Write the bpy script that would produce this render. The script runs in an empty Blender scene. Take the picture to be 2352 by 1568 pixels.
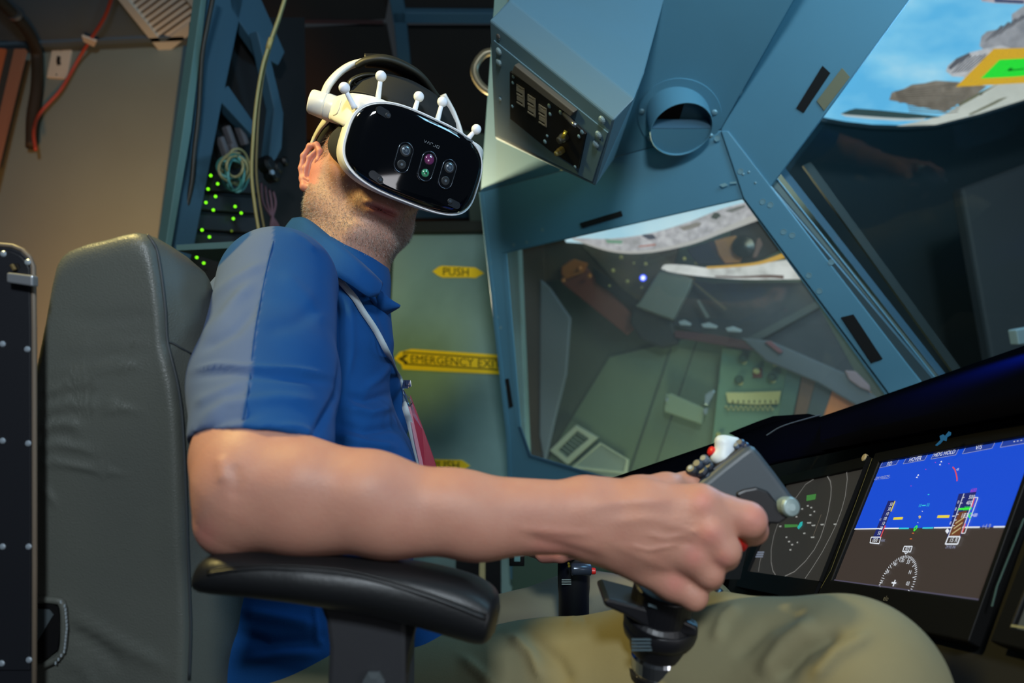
import bpy, math, random
import numpy as np
from mathutils import Vector, Matrix
from mathutils.bvhtree import BVHTree
random.seed(7); np.random.seed(7)
SC = bpy.context.scene
COL = SC.collection
# ------------------------------------------------------------------ camera
FPX, CX, CY = 1600.0, 1176.0, 784.0
TH = math.radians(14.0)
CAM = Vector((0, 0, 0.72))
R_ = Vector((1, 0, 0)); F_ = Vector((0, math.cos(TH), math.sin(TH))); U_ = Vector((0, -math.sin(TH), math.cos(TH)))
cd = bpy.data.cameras.new('camera'); cam = bpy.data.objects.new('camera', cd); COL.objects.link(cam)
cam.location = CAM; cam.rotation_euler = (math.radians(90) + TH, 0, 0)
cd.sensor_width = 36.0; cd.lens = 36.0 * FPX / 2352.0
cd.clip_start = 0.02; cd.clip_end = 60
cd.dof.use_dof = True; cd.dof.focus_distance = 0.86; cd.dof.aperture_fstop = 3.7
SC.camera = cam
# ------------------------------------------------------------------ light
SC.view_settings.view_transform = 'Standard'; SC.view_settings.look = 'None'
SC.view_settings.gamma = 1; SC.view_settings.use_curve_mapping = False
SC.view_settings.exposure = 0.0
wd = bpy.data.worlds.new('world'); SC.world = wd; wd.use_nodes = True
wd.node_tree.nodes['Background'].inputs[0].default_value = (0.5, 0.6, 0.7, 1)
wd.node_tree.nodes['Background'].inputs[1].default_value = 0.035

def W(px, py, d):
    return CAM + d * (F_ + R_ * ((px - CX) / FPX) - U_ * ((py - CY) / FPX))
def ray(px, py):
    return F_ + R_ * ((px - CX) / FPX) - U_ * ((py - CY) / FPX)
def cv(x, y, z):                       # camera-frame direction (z towards the camera) -> world
    return R_ * x + U_ * y - F_ * z
def lin(c):
    c = c.lstrip('#'); o = []
    for i in (0, 2, 4):
        v = int(c[i:i+2], 16) / 255.0
        o.append(v / 12.92 if v <= 0.04045 else ((v + 0.055) / 1.055) ** 2.4)
    return (o[0], o[1], o[2], 1.0)

def lamp(kind, name, loc, target, energy, color, size=0.2, spot=60, blend=0.5, sizey=None):
    l = bpy.data.lights.new(name, kind); l.energy = energy; l.color = color[:3]
    if kind == 'AREA':
        l.size = size
        if sizey: l.shape = 'RECTANGLE'; l.size_y = sizey
    else:
        l.shadow_soft_size = size
    if kind == 'SPOT':
        l.spot_size = math.radians(spot); l.spot_blend = blend
    o = bpy.data.objects.new(name, l); COL.objects.link(o); o.location = loc
    dv = Vector(target) - Vector(loc)
    o.rotation_euler = dv.to_track_quat('-Z', 'Y').to_euler()
    return o
YEL, COOL = (1.0, .80, .28), (.82, .92, 1.0)
lamp('SPOT', 'warm_lamp', (-.80, .45, 1.80), (-.20, .72, .95), 58, YEL, .07, 58, .8)
lamp('AREA', 'cool_flash', (.05, -.95, 1.42), (.05, 1.2, 1.0), 25, COOL, .22)
lamp('AREA', 'side_fill', (.62, -.05, .62), (-.12, .85, 1.0), 1.3, (.95, .95, 1.0), .3)
lamp('AREA', 'high_cool', (.75, .35, 1.55), (.45, 1.4, 1.4), 5.5, (.36, .74, 1.0), .35)
lamp('SPOT', 'behind_lamp', W(850, 800, 2.00), W(1200, 350, 1.65), 120, (1.0, .80, .46), .02, 58, .25)
lamp('SPOT', 'door_lamp', W(800, 900, 1.70), W(930, 760, 2.25), 3.2, (.95, .85, .10), .05, 75, 1.0)
lamp('SPOT', 'panel_blue', W(2420, 640, .95), W(2300, 900, .95), 30, (.0, .05, 1.0), .03, 80, 1.0)

lamp('SPOT', 'orange_lamp', (-.95, 1.0, .45), (-1.10, 2.05, 1.32), 105, (1.0, .36, .07), .1, 58, 1.0)
lamp('SPOT', 'green_lamp', (-.62, 1.25, .45), (-.84, 2.05, 1.25), 22, (.80, .85, .30), .1, 56, 1.0)
lamp('AREA', 'bay_lamp', (.75, 1.35, 1.65), (.75, 2.2, .75), 2.6, (.9, 1.0, .75), .3)  # added fill so the cabin built behind the side window shows
lamp('POINT', 'bay_low_lamp', W(1500, 1190, 1.95), (0, 0, 0), 2.2, (.95, 1.0, .55), .06)  # added unseen light for the glow low on that cabin wall
lamp('AREA', 'screen_glow', (1.15, 1.35, 1.75), (.5, .8, .9), 8, (.20, .58, 1.0), .4)


# ------------------------------------------------------------------ materials
_M = {}
def mat(name, col, rough=0.5, metal=0.0, spec=0.5, bump=None, noise=None, emit=None, coat=0.0, sss=0.0, attr=None, trans=0.0, sheen=0.0, voro=None):
    """bump=(scale,strength[,dist]); noise=(scale,col2,amount); attr=[(name,col)...] mixes by float attributes"""
    if name in _M: return _M[name]
    m = bpy.data.materials.new(name); m.use_nodes = True; nt = m.node_tree; b = nt.nodes['Principled BSDF']
    c = lin(col) if isinstance(col, str) else col
    b.inputs['Base Color'].default_value = c
    b.inputs['Roughness'].default_value = rough; b.inputs['Metallic'].default_value = metal
    b.inputs['Specular IOR Level'].default_value = spec
    b.inputs['Coat Weight'].default_value = coat; b.inputs['Coat Roughness'].default_value = 0.05
    if sheen: b.inputs['Sheen Weight'].default_value = sheen
    if sss:
        b.inputs['Subsurface Weight'].default_value = sss; b.inputs['Subsurface Radius'].default_value = (0.012, 0.004, 0.002); b.inputs['Subsurface Scale'].default_value = 0.6
    if trans: b.inputs['Transmission Weight'].default_value = trans
    tc = nt.nodes.new('ShaderNodeTexCoord')
    out = None
    if noise:
        n = nt.nodes.new('ShaderNodeTexNoise'); n.inputs['Scale'].default_value = noise[0]; n.inputs['Detail'].default_value = 5
        nt.links.new(tc.outputs['Object'], n.inputs['Vector'])
        rp = nt.nodes.new('ShaderNodeMapRange'); rp.inputs[1].default_value = 0.4; rp.inputs[2].default_value = 0.68; rp.inputs[4].default_value = noise[2]
        nt.links.new(n.outputs['Fac'], rp.inputs[0])
        mx = nt.nodes.new('ShaderNodeMix'); mx.data_type = 'RGBA'; mx.inputs[6].default_value = c; mx.inputs[7].default_value = lin(noise[1])
        nt.links.new(rp.outputs[0], mx.inputs[0]); out = mx.outputs[2]
    for an, ac in (attr or []):
        at = nt.nodes.new('ShaderNodeAttribute'); at.attribute_name = an
        mx = nt.nodes.new('ShaderNodeMix'); mx.data_type = 'RGBA'; mx.inputs[6].default_value = c
        if out is not None: nt.links.new(out, mx.inputs[6])
        mx.inputs[7].default_value = lin(ac); nt.links.new(at.outputs['Fac'], mx.inputs[0]); out = mx.outputs[2]
    if out is not None: nt.links.new(out, b.inputs['Base Color'])
    h = None
    if bump:
        n = nt.nodes.new('ShaderNodeTexNoise'); n.inputs['Scale'].default_value = bump[0]; n.inputs['Detail'].default_value = 4
        nt.links.new(tc.outputs['Object'], n.inputs['Vector']); h = n.outputs['Fac']; st = bump[1]
        bp = nt.nodes.new('ShaderNodeBump'); bp.inputs['Strength'].default_value = st; bp.inputs['Distance'].default_value = bump[2] if len(bump) > 2 else 0.002
        nt.links.new(h, bp.inputs['Height']); last = bp
        if voro:
            v = nt.nodes.new('ShaderNodeTexVoronoi'); v.inputs['Scale'].default_value = voro[0]
            nt.links.new(tc.outputs['Object'], v.inputs['Vector'])
            b2 = nt.nodes.new('ShaderNodeBump'); b2.inputs['Strength'].default_value = voro[1]; b2.inputs['Distance'].default_value = 0.001
            nt.links.new(v.outputs['Distance'], b2.inputs['Height']); nt.links.new(bp.outputs[0], b2.inputs['Normal']); last = b2
        nt.links.new(last.outputs[0], b.inputs['Normal'])
    if emit:
        b.inputs['Emission Color'].default_value = lin(emit[0]); b.inputs['Emission Strength'].default_value = emit[1]
    _M[name] = m
    return m
def emis(name, col, s=1.0):
    if name in _M: return _M[name]
    m = bpy.data.materials.new(name); m.use_nodes = True; nt = m.node_tree
    b = nt.nodes['Principled BSDF']; b.inputs['Base Color'].default_value = (0.01, 0.01, 0.01, 1); b.inputs['Roughness'].default_value = 0.4
    b.inputs['Specular IOR Level'].default_value = 0.2
    b.inputs['Emission Color'].default_value = lin(col) if isinstance(col, str) else col; b.inputs['Emission Strength'].default_value = s
    _M[name] = m; return m
def glassy(name, tint=(1, 1, 1, 1), gloss=0.06, rough=0.03, haze=0.0, hazecol=(0.4, 0.5, 0.5, 1)):
    m = bpy.data.materials.new(name); m.use_nodes = True; nt = m.node_tree
    for n in list(nt.nodes): nt.nodes.remove(n)
    o = nt.nodes.new('ShaderNodeOutputMaterial'); t = nt.nodes.new('ShaderNodeBsdfTransparent'); t.inputs[0].default_value = tint
    g = nt.nodes.new('ShaderNodeBsdfGlossy'); g.inputs['Roughness'].default_value = rough; g.inputs[0].default_value = (1, 1, 1, 1)
    mx = nt.nodes.new('ShaderNodeMixShader'); mx.inputs[0].default_value = gloss
    nt.links.new(t.outputs[0], mx.inputs[1]); nt.links.new(g.outputs[0], mx.inputs[2]); last = mx
    if haze:
        df = nt.nodes.new('ShaderNodeBsdfDiffuse'); df.inputs[0].default_value = hazecol
        m2 = nt.nodes.new('ShaderNodeMixShader'); m2.inputs[0].default_value = haze
        nt.links.new(mx.outputs[0], m2.inputs[1]); nt.links.new(df.outputs[0], m2.inputs[2]); last = m2
    nt.links.new(last.outputs[0], o.inputs[0]); return m

# ------------------------------------------------------------------ object helpers
def thing(name, label, cat, loc, group=None, kind=None):
    o = bpy.data.objects.new(name, None); COL.objects.link(o); o.location = loc; o.empty_display_size = 0.05
    if label: o['label'] = label
    if cat: o['category'] = cat
    if group: o['group'] = group
    if kind: o['kind'] = kind
    return o
def tag(o, label=None, cat=None, group=None, kind=None):
    if label: o['label'] = label
    if cat: o['category'] = cat
    if group: o['group'] = group
    if kind: o['kind'] = kind
    return o
def _wloc(o):
    v = Vector(o.location)
    while o.parent: o = o.parent; v = v + Vector(o.location) if o.get('_rel') else v
    return v
def link(name, me, m=None, parent=None, bevel=0, seg=2, smooth=False, solid=0, sub=0, label=None, origin=None):
    """mesh in world coordinates -> object; origin moves the pivot"""
    if m is not None and not me.materials: me.materials.append(m)
    o = bpy.data.objects.new(name, me); COL.objects.link(o)
    if parent:
        o.parent = parent
        pw = Matrix.Identity(4); q = parent; ch = []
        while q: ch.append(q); q = q.parent
        for q in reversed(ch): pw = pw @ q.matrix_parent_inverse @ q.matrix_basis
        o.matrix_parent_inverse = pw.inverted()
    if smooth: me.polygons.foreach_set('use_smooth', [True] * len(me.polygons))
    if sub:
        s = o.modifiers.new('sub', 'SUBSURF'); s.levels = s.render_levels = sub
    if solid:
        s = o.modifiers.new('solid', 'SOLIDIFY'); s.thickness = solid; s.offset = 0
    if bevel:
        s = o.modifiers.new('bevel', 'BEVEL'); s.width = bevel; s.segments = seg; s.limit_method = 'ANGLE'; s.angle_limit = math.radians(35); s.harden_normals = False
    if label: o['label'] = label
    return o
def mesh(verts, faces, name='mesh'):
    me = bpy.data.meshes.new(name); me.from_pydata([tuple(v) for v in verts], [], faces); me.update(); return me
def join(parts):
    vs, fs = [], []
    for v, f in parts:
        k = len(vs); vs += list(v); fs += [tuple(i + k for i in q) for q in f]
    return vs, fs
def prism_g(pts, off):
    """closed prism: polygon pts, swept by vector off"""
    n = len(pts); off = Vector(off); pts = [Vector(p) for p in pts]
    nrm = Vector((0, 0, 0))
    for i in range(n): nrm += pts[i].cross(pts[(i + 1) % n])
    a, b = list(range(n)), list(range(n, 2 * n))
    if nrm.dot(off) > 0: top, bot = b, a[::-1]; side = [(i, (i+1) % n, (i+1) % n + n, i + n) for i in range(n)]
    else: top, bot = a, b[::-1]; side = [(i + n, (i+1) % n + n, (i+1) % n, i) for i in range(n)]
    return pts + [p + off for p in pts], [tuple(top), tuple(bot)] + side
def prism(pts, off): v, f = prism_g(pts, off); return mesh(v, f)
def frame_ring_g(outer, inner, off):
    n = len(outer); off = Vector(off); v = [Vector(p) for p in outer] + [Vector(p) for p in inner]
    v += [p + off for p in v]; f = []
    for i in range(n):
        j = (i + 1) % n
        f += [(i, j, n + j, n + i), (2*n + j, 2*n + i, 3*n + i, 3*n + j), (j, i, 2*n + i, 2*n + j), (n + i, n + j, 3*n + j, 3*n + i)]
    return v, f
def box_g(c, ax, ay, az):
    """box from centre and three half-axis vectors"""
    c, ax, ay, az = map(Vector, (c, ax, ay, az)); v = []
    for s in ((-1,-1,-1),(1,-1,-1),(1,1,-1),(-1,1,-1),(-1,-1,1),(1,-1,1),(1,1,1),(-1,1,1)):
        v.append(c + ax*s[0] + ay*s[1] + az*s[2])
    return v, [(3,2,1,0),(4,5,6,7),(0,1,5,4),(1,2,6,5),(2,3,7,6),(3,0,4,7)]
def basis(d):
    d = Vector(d).normalized(); a = Vector((0, 0, 1)) if abs(d.z) < 0.9 else Vector((1, 0, 0))
    x = a.cross(d).normalized(); return x, d.cross(x).normalized(), d
def tube_g(pts, rad, n=12, cap=True, flat=1.0, up=None):
    """tube through pts; rad float or list; flat squashes along the second axis"""
    pts = [Vector(p) for p in pts]; m = len(pts); rad = rad if isinstance(rad, (list, tuple)) else [rad] * m
    v, f = [], []; prev = Vector(up) if up is not None else None
    for i in range(m):
        d = (pts[min(i+1, m-1)] - pts[max(i-1, 0)]).normalized()
        if prev is None: prev, _, _ = basis(d)
        x = (prev - d * prev.dot(d)).normalized(); y = d.cross(x); prev = x
        for k in range(n):
            a = 2 * math.pi * k / n; v.append(pts[i] + x * math.cos(a) * rad[i] + y * math.sin(a) * rad[i] * flat)
    for i in range(m - 1):
        for k in range(n):
            f.append((i*n + k, i*n + (k+1) % n, (i+1)*n + (k+1) % n, (i+1)*n + k))
    if cap: f.append(tuple(range(n))[::-1]); f.append(tuple((m-1)*n + k for k in range(n)))
    return v, f
def tube(pts, rad, n=12, **k): v, f = tube_g(pts, rad, n, **k); return mesh(v, f)
def spline(pts, k=8):
    """Catmull-Rom resample"""
    P = [Vector(p) for p in pts]; P = [P[0]*2 - P[1]] + P + [P[-1]*2 - P[-2]]; o = []
    for i in range(1, len(P) - 2):
        for j in range(k):
            t = j / k; a, b, c, d = P[i-1], P[i], P[i+1], P[i+2]
            o.append(0.5 * ((2*b) + (c - a)*t + (2*a - 5*b + 4*c - d)*t*t + (-a + 3*b - 3*c + d)*t**3))
    o.append(P[-2]); return o
def lathe_g(c, axis, prof, n=32, cap=True):
    """prof: list of (radius, height along axis)"""
    x, y, z = basis(axis); c = Vector(c); v, f = [], []
    for r, h in prof:
        for k in range(n):
            a = 2*math.pi*k/n; v.append(c + z*h + (x*math.cos(a) + y*math.sin(a))*r)
    m = len(prof)
    for i in range(m-1):
        for k in range(n): f.append((i*n+k, i*n+(k+1) % n, (i+1)*n+(k+1) % n, (i+1)*n+k))
    if cap: f.append(tuple(range(n))[::-1]); f.append(tuple((m-1)*n+k for k in range(n)))
    return v, f
def lathe(c, axis, prof, n=32): v, f = lathe_g(c, axis, prof, n); return mesh(v, f)
def ball_g(c, r, n=16, m=10):
    prof = [(max(r*math.sin(math.pi*i/m), 1e-5), -r*math.cos(math.pi*i/m)) for i in range(m+1)]
    return lathe_g(c, (0, 0, 1), prof, n)
def loft_g(rings, closed=True, cap=True):
    n = len(rings[0]); v = [Vector(p) for r in rings for p in r]; f = []
    for i in range(len(rings)-1):
        for k in range(n if closed else n-1):
            f.append((i*n+k, i*n+(k+1) % n, (i+1)*n+(k+1) % n, (i+1)*n+k))
    if cap and closed: f.append(tuple(range(n))[::-1]); f.append(tuple((len(rings)-1)*n+k for k in range(n)))
    return v, f
class Plane:
    def __init__(s, a, b, c):
        s.o = Vector(a); s.n = (Vector(b) - s.o).cross(Vector(c) - s.o).normalized()
        if s.n.dot(s.o - CAM) > 0: s.n = -s.n   # normal faces the room
    def at(s, px, py, lift=0.0):
        r = ray(px, py); t = (s.o + s.n*lift - CAM).dot(s.n) / r.dot(s.n); return CAM + r*t
    def poly(s, pts, lift=0.0): return [s.at(x, y, lift) for x, y in pts]
def plate(pl, pts, th=0.01, lift=0.0):
    """flat plate whose visible face lies in the plane, thickness behind it"""
    return prism(pl.poly(pts, lift), -pl.n * th)
FONT = bpy.data.curves.new('fnt', 'FONT')
def text_g(s, org, ux, uy, size=1.0, bold=0.0, shear=0.0, align='CENTER'):
    """flat lettering: ux,uy unit vectors (scaled) for text x and y"""
    c = bpy.data.curves.new('t', 'FONT'); c.body = s; c.align_x = align; c.align_y = 'CENTER'; c.size = 1.0; c.offset = 0.0; c.shear = shear; c.resolution_u = 2
    o = bpy.data.objects.new('t', c); COL.objects.link(o)
    dg = bpy.context.evaluated_depsgraph_get(); me = bpy.data.meshes.new_from_object(o.evaluated_get(dg))
    bpy.data.objects.remove(o); bpy.data.curves.remove(c)
    org, ux, uy = Vector(org), Vector(ux), Vector(uy)
    v = [org + ux*(p.co.x*size) + uy*(p.co.y*size) for p in me.vertices]; f = [tuple(p.vertices) for p in me.polygons]
    bpy.data.meshes.remove(me); return v, f
def setattrf(me, name, vals):
    a = me.attributes.new(name, 'FLOAT', 'POINT'); a.data.foreach_set('value', np.ascontiguousarray(vals, dtype=np.float32))
def proj(P):
    """Nx3 world -> px,py,depth"""
    d = P - np.array(CAM); f = d @ np.array(F_); x = d @ np.array(R_); y = d @ np.array(U_)
    return CX + FPX*x/f, CY - FPX*y/f, f
# ------------------------------------------------------------------ signed-distance modelling
class SDF:
    def __init__(s): s.p = []
    def cone(s, a, b, ra, rb, k=0.01, sub=False):
        s.p.append(('c', np.array(a, float), np.array(b, float), ra, rb, k, sub)); return s
    def chain(s, pts, rads, k=0.01):
        for i in range(len(pts)-1): s.cone(pts[i], pts[i+1], rads[i], rads[i+1], k)
        return s
    def ell(s, c, r, rot=None, k=0.01, sub=False):
        s.p.append(('e', np.array(c, float), np.array(r, float), np.eye(3) if rot is None else np.array(rot, float), None, k, sub)); return s
    def half(s, o, n, k=0.003):           # cut away the side n points to
        s.p.append(('h', np.array(o, float), np.array(n, float)/np.linalg.norm(n), None, None, k, True)); return s
    def add(s, other, k=0.02): s.p.append(('o', other, None, None, None, k, False)); return s
    def shell_cut(s, other): s.p.append(('s', other, None, None, None, 0.002, True)); return s
    @staticmethod
    def ev(p, P):
        t = p[0]
        if t == 'c':
            a, b, ra, rb = p[1:5]; ba = b - a; l2 = ba @ ba + 1e-12; pa = P - a
            h = np.clip((pa @ ba)/l2, 0, 1); d = pa - h[:, None]*ba
            return np.sqrt((d*d).sum(1)) - (ra + (rb - ra)*h)
        if t == 'e':
            q = (P - p[1]) @ p[3].T; r = p[2]
            k0 = np.sqrt(((q/r)**2).sum(1)); k1 = np.sqrt(((q/(r*r))**2).sum(1)) + 1e-9
            return k0*(k0-1)/k1
        if t == 'h': return -((P - p[1]) @ p[2])
        if t in 'so': return p[1].eval(P)
    def eval(s, P, prims=None):
        D = np.full(len(P), 10.0)
        for p in (prims if prims is not None else s.p):
            d = s.ev(p, P); k = p[5]
            if p[6]:
                h = np.maximum(k - np.abs(D + d), 0)/k; D = np.maximum(D, -d) + h*h*k*0.25
            else:
                h = np.maximum(k - np.abs(D - d), 0)/k; D = np.minimum(D, d) - h*h*k*0.25
        return D
    def mesh(s, lo, hi, vox, B=16):
        lo = np.array(lo, float); n = np.ceil((np.array(hi, float) - lo)/vox/B).astype(int)*B
        G = np.full(tuple(n+1), 1.0, np.float32)
        rad = vox*B*0.5*1.75
        off = np.stack(np.meshgrid(*[np.arange(B+1)]*3, indexing='ij'), -1).reshape(-1, 3)
        nb = n//B
        bi = np.stack(np.meshgrid(*[np.arange(k) for k in nb], indexing='ij'), -1).reshape(-1, 3)
        C = lo + (bi*B + B/2)*vox; D0 = s.eval(C)
        E = [s.ev(p, C) if p[0] != 's' else None for p in s.p]
        act = np.where(np.abs(D0) < rad*2.2 + 0.03)[0]
        for i in act:
            pr = []
            um = min((E[j][i] for j, p in enumerate(s.p) if not p[6]), default=0)
            for j, p in enumerate(s.p):
                if p[0] in ('s', 'h'): pr.append(p); continue
                if p[6]:
                    if E[j][i] < rad*1.6 + p[5] or p[0] == 'e': pr.append(p)
                elif E[j][i] - rad*1.6 < um + rad*1.6 + p[5] + 0.012: pr.append(p)
            P = lo + (bi[i]*B + off)*vox
            x, y, z = bi[i]*B
            G[x:x+B+1, y:y+B+1, z:z+B+1] = s.eval(P, pr).reshape(B+1, B+1, B+1)
        for i in np.setdiff1d(np.arange(len(bi)), act):
            if D0[i] < 0:
                x, y, z = bi[i]*B; blk = G[x+1:x+B, y+1:y+B, z+1:z+B]; blk[...] = -1.0
                G[x:x+B+1, y:y+B+1, z:z+B+1] = np.where(G[x:x+B+1, y:y+B+1, z:z+B+1] == 1.0, -1.0, G[x:x+B+1, y:y+B+1, z:z+B+1])
        return surface_nets(G, lo, vox)
def surface_nets(G, lo, vox):
    S = G < 0; nx, ny, nz = G.shape
    c = np.zeros((nx-1, ny-1, nz-1), np.uint8)
    cor = [(a, b, d) for a in (0, 1) for b in (0, 1) for d in (0, 1)]
    for a, b, d in cor: c += S[a:nx-1+a, b:ny-1+b, d:nz-1+d]
    I = np.argwhere((c > 0) & (c < 8)); idx = np.full(c.shape, -1, np.int32); idx[tuple(I.T)] = np.arange(len(I))
    V = np.stack([G[I[:, 0]+a, I[:, 1]+b, I[:, 2]+d] for a, b, d in cor], 1)
    acc = np.zeros((len(I), 3)); cnt = np.zeros(len(I)); corA = np.array(cor, float)
    for i in range(8):
        for j in range(i+1, 8):
            if np.abs(corA[i]-corA[j]).sum() != 1: continue
            m = (V[:, i] < 0) != (V[:, j] < 0); t = V[m, i]/(V[m, i]-V[m, j])
            acc[m] += corA[i] + t[:, None]*(corA[j]-corA[i]); cnt[m] += 1
    P = lo + (I + acc/cnt[:, None])*vox
    Q = []
    for ax in range(3):
        sl0 = [slice(1, -1)]*3; sl1 = [slice(1, -1)]*3; sl0[ax] = slice(0, -1); sl1[ax] = slice(1, None)
        A = S[tuple(sl0)]; Bm = S[tuple(sl1)]; E = np.argwhere(A != Bm)
        inside = A[tuple(E.T)]
        E = E + 1; E[:, ax] -= 1
        u, v = [k for k in range(3) if k != ax]
        def sh(du, dv):
            q = E.copy(); q[:, u] -= du; q[:, v] -= dv; return idx[tuple(q.T)]
        q = np.stack([sh(1, 1), sh(0, 1), sh(0, 0), sh(1, 0)], 1)
        flip = inside if ax != 1 else ~inside
        q[~flip] = q[~flip][:, ::-1]; Q.append(q[(q >= 0).all(1)])
    return P, np.concatenate(Q)
def np_mesh(P, Q, name='mesh'):
    me = bpy.data.meshes.new(name); me.vertices.add(len(P)); me.vertices.foreach_set('co', np.ascontiguousarray(P, np.float32).ravel())
    k = Q.shape[1]; me.loops.add(len(Q)*k); me.loops.foreach_set('vertex_index', np.ascontiguousarray(Q, np.int32).ravel())
    me.polygons.add(len(Q)); me.polygons.foreach_set('loop_start', np.arange(len(Q), dtype=np.int32)*k)
    me.update(calc_edges=True); me.validate()
    me.polygons.foreach_set('use_smooth', [True]*len(me.polygons)); return me
def smooth_np(P, Q, it=2, lam=0.5):
    n = len(P)
    E = np.concatenate([Q[:, [i, (i+1) % 4]] for i in range(4)]); E = np.concatenate([E, E[:, ::-1]])
    cnt = np.bincount(E[:, 0], minlength=n)[:, None].clip(1)
    for _ in range(it):
        for l in (lam, -lam*1.03):
            A = np.stack([np.bincount(E[:, 0], weights=P[E[:, 1], k], minlength=n) for k in range(3)], 1)/cnt
            P = P + l*(A - P)
    return P
def normals_np(P, Q):
    N = np.zeros_like(P); a = P[Q[:, 2]] - P[Q[:, 0]]; b = P[Q[:, 3]] - P[Q[:, 1]]; fn = np.cross(a, b)
    for i in range(4):
        for k in range(3): N[:, k] += np.bincount(Q[:, i], weights=fn[:, k], minlength=len(P))
    return N/(np.linalg.norm(N, axis=1, keepdims=True)+1e-12)
def creases(P, Q, lines, dlo=0, dhi=9):
    """raise or press folds: lines = [(pixel polyline, width px, amount m)] on the side that faces the lens"""
    N = normals_np(P, Q); x, y, d = proj(P)
    view = P - np.array(CAM); view /= np.linalg.norm(view, axis=1, keepdims=True)
    face = np.clip(-(N*view).sum(1)*2.5, 0, 1)
    face *= (d > dlo) & (d < dhi)
    disp = np.zeros(len(P))
    for pts, w, amt in lines:
        best = np.full(len(P), 1e9); tt = np.zeros(len(P)); L = len(pts)-1
        for i in range(L):
            a, b = np.array(pts[i], float), np.array(pts[i+1], float); ba = b-a
            h = np.clip(((x-a[0])*ba[0] + (y-a[1])*ba[1])/(ba @ ba), 0, 1)
            dd = np.hypot(x-a[0]-h*ba[0], y-a[1]-h*ba[1]); m = dd < best; best[m] = dd[m]; tt[m] = (i+h[m])/L
        fade = np.clip(np.minimum(tt, 1-tt)*5, 0.15, 1)
        disp += amt*np.exp(-(best/w)**2)*fade
    return P + N*(disp*face)[:, None]
# ================================================================== the setting
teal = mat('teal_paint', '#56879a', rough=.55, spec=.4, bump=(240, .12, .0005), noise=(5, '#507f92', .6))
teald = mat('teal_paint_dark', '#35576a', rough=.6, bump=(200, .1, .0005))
tealg = mat('grey_green_paint', '#5d7f7b', rough=.6, bump=(200, .1, .0005), noise=(6, '#557570', .6))
wallp = mat('wall_paint', '#7a8a84', rough=.75, bump=(300, .15, .0006), noise=(3, '#74827c', .6))
ceilp = mat('ceiling_paint', '#50626f', rough=.8, bump=(300, .15, .0006))
black = mat('black_satin', '#0c0c0d', rough=.45); blackr = mat('black_rough', '#101010', rough=.85); steel = mat('steel', '#9a9c9e', rough=.3, metal=.9)
darkm = mat('dark_mesh', '#1a1614', rough=.9, bump=(400, .4, .001)); orange = mat('orange_paint', '#c0663a', rough=.7)
velcro = mat('velcro_black', '#0e0c0a', rough=.95, bump=(900, .6, .0006))
def poly_obj(name, pts, off, m, par=None, **k): return link(name, prism(pts, off), m, par, **k)
floor = link('floor', mesh(*box_g((0.2, 1.8, -.02), (2.6, 0, 0), (0, 2.8, 0), (0, 0, .02))), mat('floor_grey', '#26282a', rough=.8, bump=(80, .3, .001))); tag(floor, 'dark grey floor under the seat', kind='structure')
# left wall (faces the camera) and ceiling
YB = 2.0
WL = Plane((-2, YB, 0), (0, YB, 0), (0, YB, 2)); CZ = 2.27
WL = Plane((-2, YB+.12, 0), (0, YB-.02, 0), (0, YB-.02, 2))
wr_ = [WL.at(-520, 1900), WL.at(435, 1900), WL.at(447, 300), WL.at(458, 0)]
wpts = [Vector((-2.0, YB+.12, 0)), None, None, Vector((-2.0, YB+.12, CZ))]
rb_ = WL.at(425, 1250); rb_.z = 0; rt_ = WL.at(436, 140)
wl = poly_obj('wall_left', [wpts[0], Vector((rb_.x, rb_.y, 0)), Vector((rt_.x, rt_.y, CZ)), wpts[3]], (0, .05, 0), wallp); tag(wl, 'plain painted rear wall behind the seat', kind='structure')
cl = poly_obj('ceiling', [(-2.0, 2.2, CZ), (rt_.x + .03, 2.2, CZ), (rt_.x + .03, -.6, CZ), (-2.0, -.6, CZ)], (0, 0, .05), ceilp); tag(cl, 'blue grey ceiling above the seat', kind='structure')
CP = Plane((0, 0, CZ), (1, 0, CZ), (0, 1, CZ)); CP.n = Vector((0, 0, -1))
tr1 = link('trim_1', mesh(*box_g((rt_.x - .80, YB + .06, CZ-.006), (.80, -.055, 0), (0, .01, 0), (0, 0, .006))), ceilp, None); tag(tr1, 'wall head trim', kind='structure')
# vent grille on the ceiling
vp = Plane(CP.at(375, 131), CP.at(222, -60), CP.at(481, 42))
vent = thing('ceiling_vent', 'white louvred vent grille on the ceiling at the top left', 'vent', vp.at(360, 30))
ventm = mat('vent_white', '#c9cec6', rough=.5)
q = [(375, 130), (215, -70), (321, -156), (481, 44)]
i_ = [(373, 98), (252, -54), (334, -120), (456, 38)]
v, f = frame_ring_g(vp.poly(q, .012), vp.poly(i_, .012), -vp.n*.014); link('vent_frame', mesh(v, f), ventm, vent, bevel=.002)
poly_obj('vent_back', vp.poly(i_, .001), -vp.n*.002, mat('vent_dark', '#3c4248', rough=.8), vent)
slat0 = None
for i in range(14):
    t = (i+.5)/14
    a = Vector((373, 96, 0)).lerp(Vector((252, -54, 0)), t); c = Vector((456, 38, 0)).lerp(Vector((334, -120, 0)), t)
    A_, C_ = vp.at(a.x, a.y, .004), vp.at(c.x, c.y, .004); ax = (C_-A_)*.495; w_ = ax.cross(vp.n).normalized()
    tilt = (w_*.8 + vp.n*.6)*.0058
    link('slat', mesh(*box_g((A_+C_)/2, ax, tilt, ax.cross(tilt).normalized()*.0008)), ventm, vent)
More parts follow.
